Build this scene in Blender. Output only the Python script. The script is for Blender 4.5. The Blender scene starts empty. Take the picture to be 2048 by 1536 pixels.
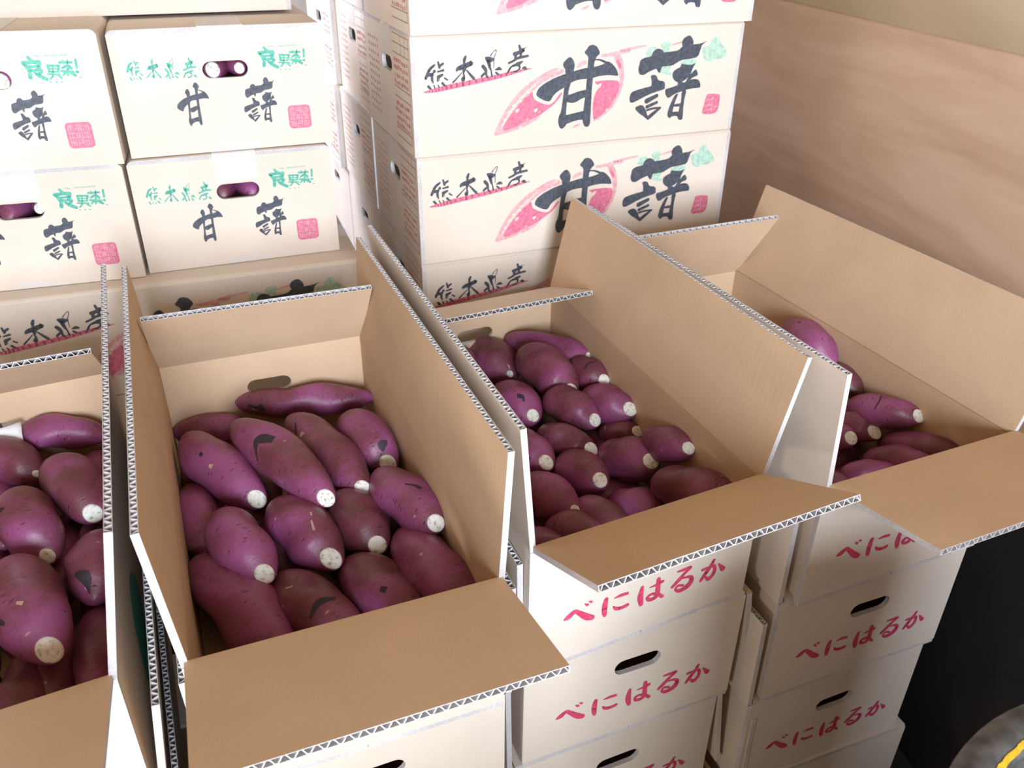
import bpy, bmesh, math, random
from mathutils import Vector, Matrix
from mathutils.geometry import tessellate_polygon
random.seed(7)
scene = bpy.context.scene
C = scene.collection
ZO = 1.435                      # height of the lens above the floor

# ------------------------------------------------------------------ camera
def make_camera():
    f, pitch, roll = 1685.41, 0.528197, 0.011162
    cam = bpy.data.cameras.new('camera')
    cam.sensor_width = 36.0
    cam.lens = f / 2048 * 36
    cam.clip_start = 0.02
    cam.dof.use_dof = True
    cam.dof.focus_distance = 1.05
    cam.dof.aperture_fstop = 9.0
    fw = Vector((0, math.cos(pitch), -math.sin(pitch)))
    rt = Vector((1, 0, 0)); up = rt.cross(fw)
    r2 = rt * math.cos(roll) + up * math.sin(roll)
    u2 = up * math.cos(roll) - rt * math.sin(roll)
    o = bpy.data.objects.new('camera', cam); C.objects.link(o)
    m = Matrix((r2, u2, -fw)).transposed().to_4x4()
    m.translation = (0, 0, ZO)
    o.matrix_world = m
    scene.camera = o
make_camera()

# ------------------------------------------------------------------ light
w = bpy.data.worlds.new('world'); scene.world = w; w.use_nodes = True
bgn = w.node_tree.nodes['Background']
bgn.inputs[0].default_value = (1.0, 0.71, 0.45, 1)
bgn.inputs[1].default_value = 0.38
def area(name, loc, target, sx, sy, power, col):
    l = bpy.data.lights.new(name, 'AREA'); l.shape = 'RECTANGLE'
    l.size = sx; l.size_y = sy; l.energy = power; l.color = col
    o = bpy.data.objects.new(name, l); C.objects.link(o)
    o.location = loc
    o.rotation_euler = (Vector(target) - Vector(loc)).to_track_quat('-Z', 'Y').to_euler()
    return o
area('doorway_daylight', (0.80, -2.5, ZO + 0.20), (-0.25, 1.3, ZO - 0.50), 1.15, 1.6, 222, (0.77, 0.87, 1.0))
area('sunlit_ground_glow', (-1.25, -2.1, ZO - 1.15), (0.0, 0.8, ZO - 0.85), 1.2, 0.45, 52, (1.0, 0.96, 0.92))
area('rear_window_daylight', (-1.6, 2.75, ZO + 0.35), (-0.3, 1.9, ZO - 0.05), 0.9, 0.9, 80, (0.74, 0.82, 1.0))
scene.view_settings.view_transform = 'Standard'
scene.view_settings.look = 'None'
scene.view_settings.gamma = 1
scene.view_settings.exposure = 0.30

# ------------------------------------------------------------------ materials
def nodes(name):
    m = bpy.data.materials.new(name); m.use_nodes = True
    nt = m.node_tree
    return m, nt, nt.nodes['Principled BSDF']
def N(nt, t, **kw):
    n = nt.nodes.new(t)
    for k, v in kw.items():
        if k in n.inputs: n.inputs[k].default_value = v
        else: setattr(n, k, v)
    return n
def ramp(nt, stops):
    r = nt.nodes.new('ShaderNodeValToRGB')
    e = r.color_ramp.elements
    while len(e) < len(stops): e.new(0.5)
    for i, (p, c) in enumerate(stops):
        e[i].position = p; e[i].color = (*c, 1) if len(c) == 3 else c
    return r
def card_mat(name, col, var=0.06, flute=0.25, rough=0.85):
    m, nt, b = nodes(name)
    tc = N(nt, 'ShaderNodeTexCoord')
    n1 = N(nt, 'ShaderNodeTexNoise', Scale=9.0, Detail=3.0)
    n2 = N(nt, 'ShaderNodeTexNoise', Scale=420.0, Detail=2.0)
    nt.links.new(tc.outputs['Object'], n1.inputs['Vector'])
    nt.links.new(tc.outputs['Object'], n2.inputs['Vector'])
    mx = N(nt, 'ShaderNodeMath', operation='MULTIPLY_ADD'); mx.inputs[1].default_value = 0.6
    nt.links.new(n1.outputs['Fac'], mx.inputs[0]); 
    m2 = N(nt, 'ShaderNodeMath', operation='MULTIPLY'); m2.inputs[1].default_value = 0.4
    nt.links.new(n2.outputs['Fac'], m2.inputs[0]); nt.links.new(m2.outputs[0], mx.inputs[2])
    lo = tuple(c * (1 - var * 2) for c in col); hi = tuple(min(1, c * (1 + var * 2)) for c in col)
    r = ramp(nt, [(0.3, lo), (0.7, hi)])
    nt.links.new(mx.outputs[0], r.inputs[0])
    nt.links.new(r.outputs[0], b.inputs['Base Color'])
    b.inputs['Roughness'].default_value = rough
    b.inputs['Specular IOR Level'].default_value = 0.25
    if flute:
        uv = N(nt, 'ShaderNodeUVMap')
        wv = N(nt, 'ShaderNodeTexWave', wave_type='BANDS', bands_direction='X', Scale=30.0, Distortion=0.6)
        nt.links.new(uv.outputs[0], wv.inputs['Vector'])
        bp = N(nt, 'ShaderNodeBump', Strength=flute, Distance=0.0006)
        nt.links.new(wv.outputs['Fac'], bp.inputs['Height'])
        nt.links.new(bp.outputs[0], b.inputs['Normal'])
    return m
M = {}
M['outer'] = card_mat('card_outer', (0.69, 0.595, 0.505), 0.03, 0.0)
M['inner'] = card_mat('card_inner', (0.60, 0.425, 0.275), 0.04, 0.07)
M['edge'] = card_mat('card_edge', (0.56, 0.53, 0.53), 0.16, 0)
M['flute'] = card_mat('card_flute', (0.66, 0.64, 0.64), 0.06, 0)
def ink(name, col, wear=0.0, rough=0.6):
    m, nt, b = nodes(name)
    tc = N(nt, 'ShaderNodeTexCoord'); n = N(nt, 'ShaderNodeTexNoise', Scale=160.0, Detail=4.0)
    nt.links.new(tc.outputs['Object'], n.inputs['Vector'])
    r = ramp(nt, [(0.35, tuple(c * 0.85 for c in col)), (0.75, tuple(min(1, c * 1.25 + wear) for c in col))])
    nt.links.new(n.outputs['Fac'], r.inputs[0]); nt.links.new(r.outputs[0], b.inputs['Base Color'])
    b.inputs['Roughness'].default_value = rough
    return m
M['ink_black'] = ink('ink_black', (0.045, 0.055, 0.075), 0.03)
M['ink_pink'] = ink('ink_pink', (0.62, 0.15, 0.24), 0.03)
M['ink_pale_pink'] = ink('ink_pale_pink', (0.66, 0.34, 0.36), 0.02)
M['ink_green'] = ink('ink_green', (0.07, 0.38, 0.28), 0.02)
M['ink_pale_green'] = ink('ink_pale_green', (0.38, 0.55, 0.44), 0.02)
M['ink_cream'] = ink('ink_cream', (0.72, 0.55, 0.44))
M['ink_marker'] = ink('ink_marker', (0.62, 0.05, 0.13), 0.02)
M['ink_grey'] = ink('ink_grey', (0.22, 0.19, 0.18))
M['ink_red'] = ink('ink_red', (0.55, 0.22, 0.20))
def tape_mat():
    m, nt, b = nodes('clear_tape')
    b.inputs['Base Color'].default_value = (0.86, 0.84, 0.82, 1)
    b.inputs['Roughness'].default_value = 0.3
    b.inputs['Alpha'].default_value = 0.55
    n = N(nt, 'ShaderNodeTexNoise', Scale=30.0); bp = N(nt, 'ShaderNodeBump', Strength=0.15, Distance=0.001)
    nt.links.new(n.outputs['Fac'], bp.inputs['Height']); nt.links.new(bp.outputs[0], b.inputs['Normal'])
    return m
M['tape'] = tape_mat()
def skin_mat():
    m, nt, b = nodes('sweet_potato_skin')
    tc = N(nt, 'ShaderNodeTexCoord'); oi = N(nt, 'ShaderNodeObjectInfo')
    add = N(nt, 'ShaderNodeVectorMath', operation='ADD')
    sc = N(nt, 'ShaderNodeVectorMath', operation='SCALE'); sc.inputs['Scale'].default_value = 9.0
    comb = N(nt, 'ShaderNodeCombineXYZ')
    for k in range(3): nt.links.new(oi.outputs['Random'], comb.inputs[k])
    nt.links.new(comb.outputs[0], sc.inputs[0])
    nt.links.new(tc.outputs['Object'], add.inputs[0]); nt.links.new(sc.outputs[0], add.inputs[1])
    big = N(nt, 'ShaderNodeTexNoise', Scale=14.0, Detail=3.0)
    fine = N(nt, 'ShaderNodeTexNoise', Scale=260.0, Detail=3.0)
    for n in (big, fine): nt.links.new(add.outputs[0], n.inputs['Vector'])
    r = ramp(nt, [(0.28, (0.110, 0.030, 0.034)), (0.45, (0.185, 0.050, 0.080)), (0.60, (0.300, 0.075, 0.205)), (0.8, (0.25, 0.095, 0.155))])
    mixf = N(nt, 'ShaderNodeMath', operation='MULTIPLY_ADD'); mixf.inputs[1].default_value = 0.22; 
    nt.links.new(fine.outputs['Fac'], mixf.inputs[0])
    ofs = N(nt, 'ShaderNodeMath', operation='MULTIPLY_ADD'); ofs.inputs[1].default_value = 0.78
    nt.links.new(big.outputs['Fac'], ofs.inputs[0])
    rn = N(nt, 'ShaderNodeMath', operation='MULTIPLY_ADD'); rn.inputs[1].default_value = 0.16; rn.inputs[2].default_value = -0.08
    nt.links.new(oi.outputs['Random'], rn.inputs[0]); nt.links.new(rn.outputs[0], ofs.inputs[2])
    nt.links.new(ofs.outputs[0], mixf.inputs[2])
    nt.links.new(mixf.outputs[0], r.inputs[0])
    # dark pits and short eye marks running around the root
    mp = N(nt, 'ShaderNodeMapping'); mp.inputs['Scale'].default_value = (60, 60, 250)
    nt.links.new(add.outputs[0], mp.inputs['Vector'])
    vo = N(nt, 'ShaderNodeTexVoronoi', Scale=1.0); nt.links.new(mp.outputs[0], vo.inputs['Vector'])
    pr = ramp(nt, [(0.10, (1, 1, 1)), (0.24, (0, 0, 0))]); nt.links.new(vo.outputs['Distance'], pr.inputs[0])
    sel = N(nt, 'ShaderNodeMath', operation='GREATER_THAN'); sel.inputs[1].default_value = 0.66
    sepc = N(nt, 'ShaderNodeSeparateColor'); nt.links.new(vo.outputs['Color'], sepc.inputs[0]); nt.links.new(sepc.outputs[0], sel.inputs[0])
    ml = N(nt, 'ShaderNodeMath', operation='MULTIPLY'); nt.links.new(pr.outputs[0], ml.inputs[0]); nt.links.new(sel.outputs[0], ml.inputs[1])
    m1 = N(nt, 'ShaderNodeMix', data_type='RGBA'); m1.inputs['B'].default_value = (0.045, 0.016, 0.022, 1)
    nt.links.new(ml.outputs[0], m1.inputs['Factor']); nt.links.new(r.outputs[0], m1.inputs['A'])
    # a few pale scratches
    mp2 = N(nt, 'ShaderNodeMapping'); mp2.inputs['Scale'].default_value = (70, 24, 60); mp2.inputs['Rotation'].default_value = (0.5, 0.3, 0.2)
    nt.links.new(add.outputs[0], mp2.inputs['Vector'])
    v2 = N(nt, 'ShaderNodeTexVoronoi', Scale=1.0); nt.links.new(mp2.outputs[0], v2.inputs['Vector'])
    p2 = ramp(nt, [(0.05, (1, 1, 1)), (0.13, (0, 0, 0))]); nt.links.new(v2.outputs['Distance'], p2.inputs[0])
    s2 = N(nt, 'ShaderNodeMath', operation='GREATER_THAN'); s2.inputs[1].default_value = 0.88
    sp2 = N(nt, 'ShaderNodeSeparateColor'); nt.links.new(v2.outputs['Color'], sp2.inputs[0]); nt.links.new(sp2.outputs[1], s2.inputs[0])
    q2 = N(nt, 'ShaderNodeMath', operation='MULTIPLY'); nt.links.new(p2.outputs[0], q2.inputs[0]); nt.links.new(s2.outputs[0], q2.inputs[1])
    m3 = N(nt, 'ShaderNodeMix', data_type='RGBA'); m3.inputs['B'].default_value = (0.46, 0.25, 0.22, 1)
    nt.links.new(q2.outputs[0], m3.inputs['Factor']); nt.links.new(m1.outputs['Result'], m3.inputs['A'])
    nt.links.new(m3.outputs['Result'], b.inputs['Base Color'])
    b.inputs['Roughness'].default_value = 0.42
    b.inputs['Specular IOR Level'].default_value = 0.5
    hs = N(nt, 'ShaderNodeMath', operation='MULTIPLY_ADD'); hs.inputs[1].default_value = -1.2
    nt.links.new(ml.outputs[0], hs.inputs[0]); nt.links.new(fine.outputs['Fac'], hs.inputs[2])
    bp = N(nt, 'ShaderNodeBump', Strength=0.35, Distance=0.0009)
    nt.links.new(hs.outputs[0], bp.inputs['Height']); nt.links.new(bp.outputs[0], b.inputs['Normal'])
    return m
M['skin'] = skin_mat()
def cut_mat():
    m, nt, b = nodes('sweet_potato_cut')
    tc = N(nt, 'ShaderNodeTexCoord'); n = N(nt, 'ShaderNodeTexNoise', Scale=190.0, Detail=3.0)
    nt.links.new(tc.outputs['Object'], n.inputs['Vector'])
    r = ramp(nt, [(0.30, (0.42, 0.40, 0.28)), (0.42, (0.80, 0.80, 0.72)), (0.6, (0.90, 0.90, 0.86))])
    nt.links.new(n.outputs['Fac'], r.inputs[0]); nt.links.new(r.outputs[0], b.inputs['Base Color'])
    b.inputs['Roughness'].default_value = 0.8
    return m
M['cut'] = cut_mat()
M['scar'] = ink('sweet_potato_scar', (0.030, 0.020, 0.030))
M['graze'] = ink('sweet_potato_graze', (0.50, 0.30, 0.24))
def wood_mat(name, cols, sx, rough=0.55):
    m, nt, b = nodes(name)
    tc = N(nt, 'ShaderNodeTexCoord'); mp = N(nt, 'ShaderNodeMapping')
    mp.inputs['Scale'].default_value = sx
    nt.links.new(tc.outputs['Object'], mp.inputs['Vector'])
    n1 = N(nt, 'ShaderNodeTexNoise', Scale=1.0, Detail=8.0, Roughness=0.62, Distortion=0.6)
    nt.links.new(mp.outputs[0], n1.inputs['Vector'])
    r = ramp(nt, cols)
    nt.links.new(n1.outputs['Fac'], r.inputs[0]); nt.links.new(r.outputs[0], b.inputs['Base Color'])
    bp = N(nt, 'ShaderNodeBump', Strength=0.08, Distance=0.002)
    nt.links.new(n1.outputs['Fac'], bp.inputs['Height']); nt.links.new(bp.outputs[0], b.inputs['Normal'])
    b.inputs['Roughness'].default_value = rough
    return m
M['plywood'] = wood_mat('plywood', [(0.3, (0.62, 0.42, 0.29)), (0.5, (0.75, 0.54, 0.40)), (0.68, (0.82, 0.62, 0.49))], (60, 1.6, 13))
M['board'] = wood_mat('upper_board', [(0.35, (0.50, 0.40, 0.26)), (0.65, (0.55, 0.44, 0.29))], (30, 4, 8), 0.7)
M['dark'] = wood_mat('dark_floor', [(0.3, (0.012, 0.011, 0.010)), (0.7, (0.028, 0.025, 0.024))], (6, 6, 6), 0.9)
M['render'] = wood_mat('wall_paint', [(0.3, (0.36, 0.33, 0.29)), (0.7, (0.42, 0.38, 0.34))], (5, 5, 5), 0.9)
M['pallet'] = wood_mat('pallet_wood', [(0.3, (0.28, 0.19, 0.11)), (0.7, (0.40, 0.29, 0.18))], (3, 40, 40), 0.8)
def rubber():
    m, nt, b = nodes('worn_rubber')
    tc = N(nt, 'ShaderNodeTexCoord'); n = N(nt, 'ShaderNodeTexNoise', Scale=55.0, Detail=5.0)
    nt.links.new(tc.outputs['Object'], n.inputs['Vector'])
    r = ramp(nt, [(0.4, (0.05, 0.048, 0.046)), (0.7, (0.13, 0.12, 0.11))])
    nt.links.new(n.outputs['Fac'], r.inputs[0]); nt.links.new(r.outputs[0], b.inputs['Base Color'])
    b.inputs['Roughness'].default_value = 0.7
    return m
M['rubber'] = rubber()
M['yellow'] = ink('worn_yellow_paint', (0.52, 0.31, 0.012), 0.0)
M['paper'] = card_mat('white_paper', (0.80, 0.79, 0.80), 0.05, 0)

# ------------------------------------------------------------------ scene-graph helpers
def link(o, parent=None):
    C.objects.link(o)
    if parent is not None: o.parent = parent
    return o
def empty(name, mat, label, cat, group=None):
    o = bpy.data.objects.new(name, None); o.empty_display_size = 0.05
    C.objects.link(o); o.matrix_world = mat
    o['label'] = label; o['category'] = cat
    if group: o['group'] = group
    return o
def mesh_obj(name, bm, mats, parent=None, smooth=False, fix=True):
    if fix: bmesh.ops.recalc_face_normals(bm, faces=bm.faces[:])
    me = bpy.data.meshes.new(name); bm.to_mesh(me); bm.free()
    for m in mats: me.materials.append(M[m])
    if smooth:
        for p in me.polygons: p.use_smooth = True
    o = bpy.data.objects.new(name, me)
    return link(o, parent)
def copy_tree(o, parent=None):
    c = o.copy(); C.objects.link(c)
    if parent is not None: c.parent = parent
    for ch in o.children: copy_tree(ch, c)
    return c

# ------------------------------------------------------------------ geometry helpers
def stadium(cx, cz, w, h, n=8):
    r = h / 2; pts = []
    for sx, a0 in ((1, -90), (-1, 90)):
        for k in range(n + 1):
            a = math.radians(a0 + 180 * k / n)
            pts.append((cx + sx * (w / 2 - r) + r * math.cos(a), cz + r * math.sin(a)))
    return pts
def slab(bm, o, ex, ey, nin, w, h, t, mi=(0, 1, 2), hole=None, u0=0.0):
    """board with outer face through o spanned by ex (w) and ey (h), thickness t along nin"""
    o, ex, ey, nin = Vector(o), Vector(ex), Vector(ey), Vector(nin)
    uvl = bm.loops.layers.uv.verify()
    outer = [(0, 0), (w, 0), (w, h), (0, h)]
    loops = [outer] + ([hole] if hole else [])
    flat = [p for l in loops for p in l]
    tris = tessellate_polygon([[Vector((p[0], p[1], 0)) for p in l] for l in loops]) if hole else [(0, 1, 2), (0, 2, 3)]
    A = [bm.verts.new(o + ex * p[0] + ey * p[1]) for p in flat]
    B = [bm.verts.new(o + ex * p[0] + ey * p[1] + nin * t) for p in flat]
    def face(vs, ps, m):
        try: f = bm.faces.new(vs)
        except ValueError: return
        f.material_index = m
        for lp, p in zip(f.loops, ps): lp[uvl].uv = (p[0] + u0, p[1])
    if hole:
        for tr in tris:
            face([A[i] for i in tr], [flat[i] for i in tr], mi[0])
            face([B[i] for i in tr][::-1], [flat[i] for i in tr][::-1], mi[1])
    else:
        face(A, flat, mi[0]); face(B[::-1], flat[::-1], mi[1])
    k = 0
    for l in loops:
        n = len(l)
        for i in range(n):
            j = (i + 1) % n
            face([A[k + i], A[k + j], B[k + j], B[k + i]], [l[i], l[j], l[j], l[i]], mi[2])
        k += n
def smooth_line(pts, sub=4):
    if len(pts) < 3: return [tuple(p) for p in pts]
    out = []
    n = len(pts)
    for i in range(n - 1):
        p0 = pts[max(i - 1, 0)]; p1 = pts[i]; p2 = pts[i + 1]; p3 = pts[min(i + 2, n - 1)]
        for k in range(sub):
            t = k / sub
            out.append(tuple(0.5 * ((2 * b) + (-a + c) * t + (2 * a - 5 * b + 4 * c - d) * t * t + (-a + 3 * b - 3 * c + d) * t ** 3)
                             for a, b, c, d in zip(p0, p1, p2, p3)))
    out.append(tuple(pts[-1]))
    return out
def ribbon_polys(pts):
    """brush stroke (x, y, half width) -> convex-ish polygons"""
    q = smooth_line(pts); polys = []
    for i in range(len(q) - 1):
        (x0, y0, a), (x1, y1, b) = q[i], q[i + 1]
        dx, dy = x1 - x0, y1 - y0; l = math.hypot(dx, dy) or 1e-9
        nx, ny = -dy / l, dx / l
        polys.append([(x0 + nx * a, y0 + ny * a), (x0 - nx * a, y0 - ny * a), (x1 - nx * b, y1 - ny * b), (x1 + nx * b, y1 + ny * b)])
    for i, (x, y, h) in enumerate(q):
        h = abs(h)
        if h < 1e-6: continue
        polys.append([(x + h * math.cos(k * math.pi / 5), y + h * math.sin(k * math.pi / 5)) for k in range(10)])
    return polys
def chaikin(p):
    out = []
    for i in range(len(p)):
        a, b = p[i], p[(i + 1) % len(p)]
        out.append((a[0] * .78 + b[0] * .22, a[1] * .78 + b[1] * .22))
        out.append((a[0] * .22 + b[0] * .78, a[1] * .22 + b[1] * .78))
    return out
def ink_mesh(bm, key, xf, place, off, mat):
    """lay a printed mark on a face: xf maps mark coords, place maps (x, y, off) to 3D"""
    d = INK[key]
    k = 0
    def put(pts, tris=None):
        nonlocal k
        z = off + (k % 6) * 0.00002; k += 1
        vs = [bm.verts.new(place(*xf(*p[:2]), z)) for p in pts]
        for t in (tris or [tuple(range(len(vs)))]):
            try: f = bm.faces.new([vs[i] for i in t]); f.material_index = mat
            except ValueError: pass
    for poly in d['p']:
        p = chaikin([(a / 1e5, b / 1e5) for a, b in poly])
        put(p, tessellate_polygon([[Vector((a, b, 0)) for a, b in p]]))
    for st in d['s']:
        for poly in ribbon_polys([(a / 1e5, b / 1e5, c / 1e5) for a, b, c in st]): put(poly)
def tube(bm, pts, r, seg=8, mi=0):
    rings = []
    n = len(pts); pts = [Vector(p) for p in pts]
    for i, p in enumerate(pts):
        d = (pts[min(i + 1, n - 1)] - pts[max(i - 1, 0)]).normalized()
        a = d.orthogonal().normalized() if i == 0 else (prev - d * prev.dot(d)).normalized()
        prev = a; b = d.cross(a)
        rings.append([bm.verts.new(p + (a * math.cos(2 * math.pi * k / seg) + b * math.sin(2 * math.pi * k / seg)) * r) for k in range(seg)])
    for i in range(n - 1):
        for k in range(seg):
            f = bm.faces.new((rings[i][k], rings[i][(k + 1) % seg], rings[i + 1][(k + 1) % seg], rings[i + 1][k])); f.material_index = mi
    bm.faces.new(rings[0][::-1]).material_index = mi; bm.faces.new(rings[-1]).material_index = mi

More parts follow.
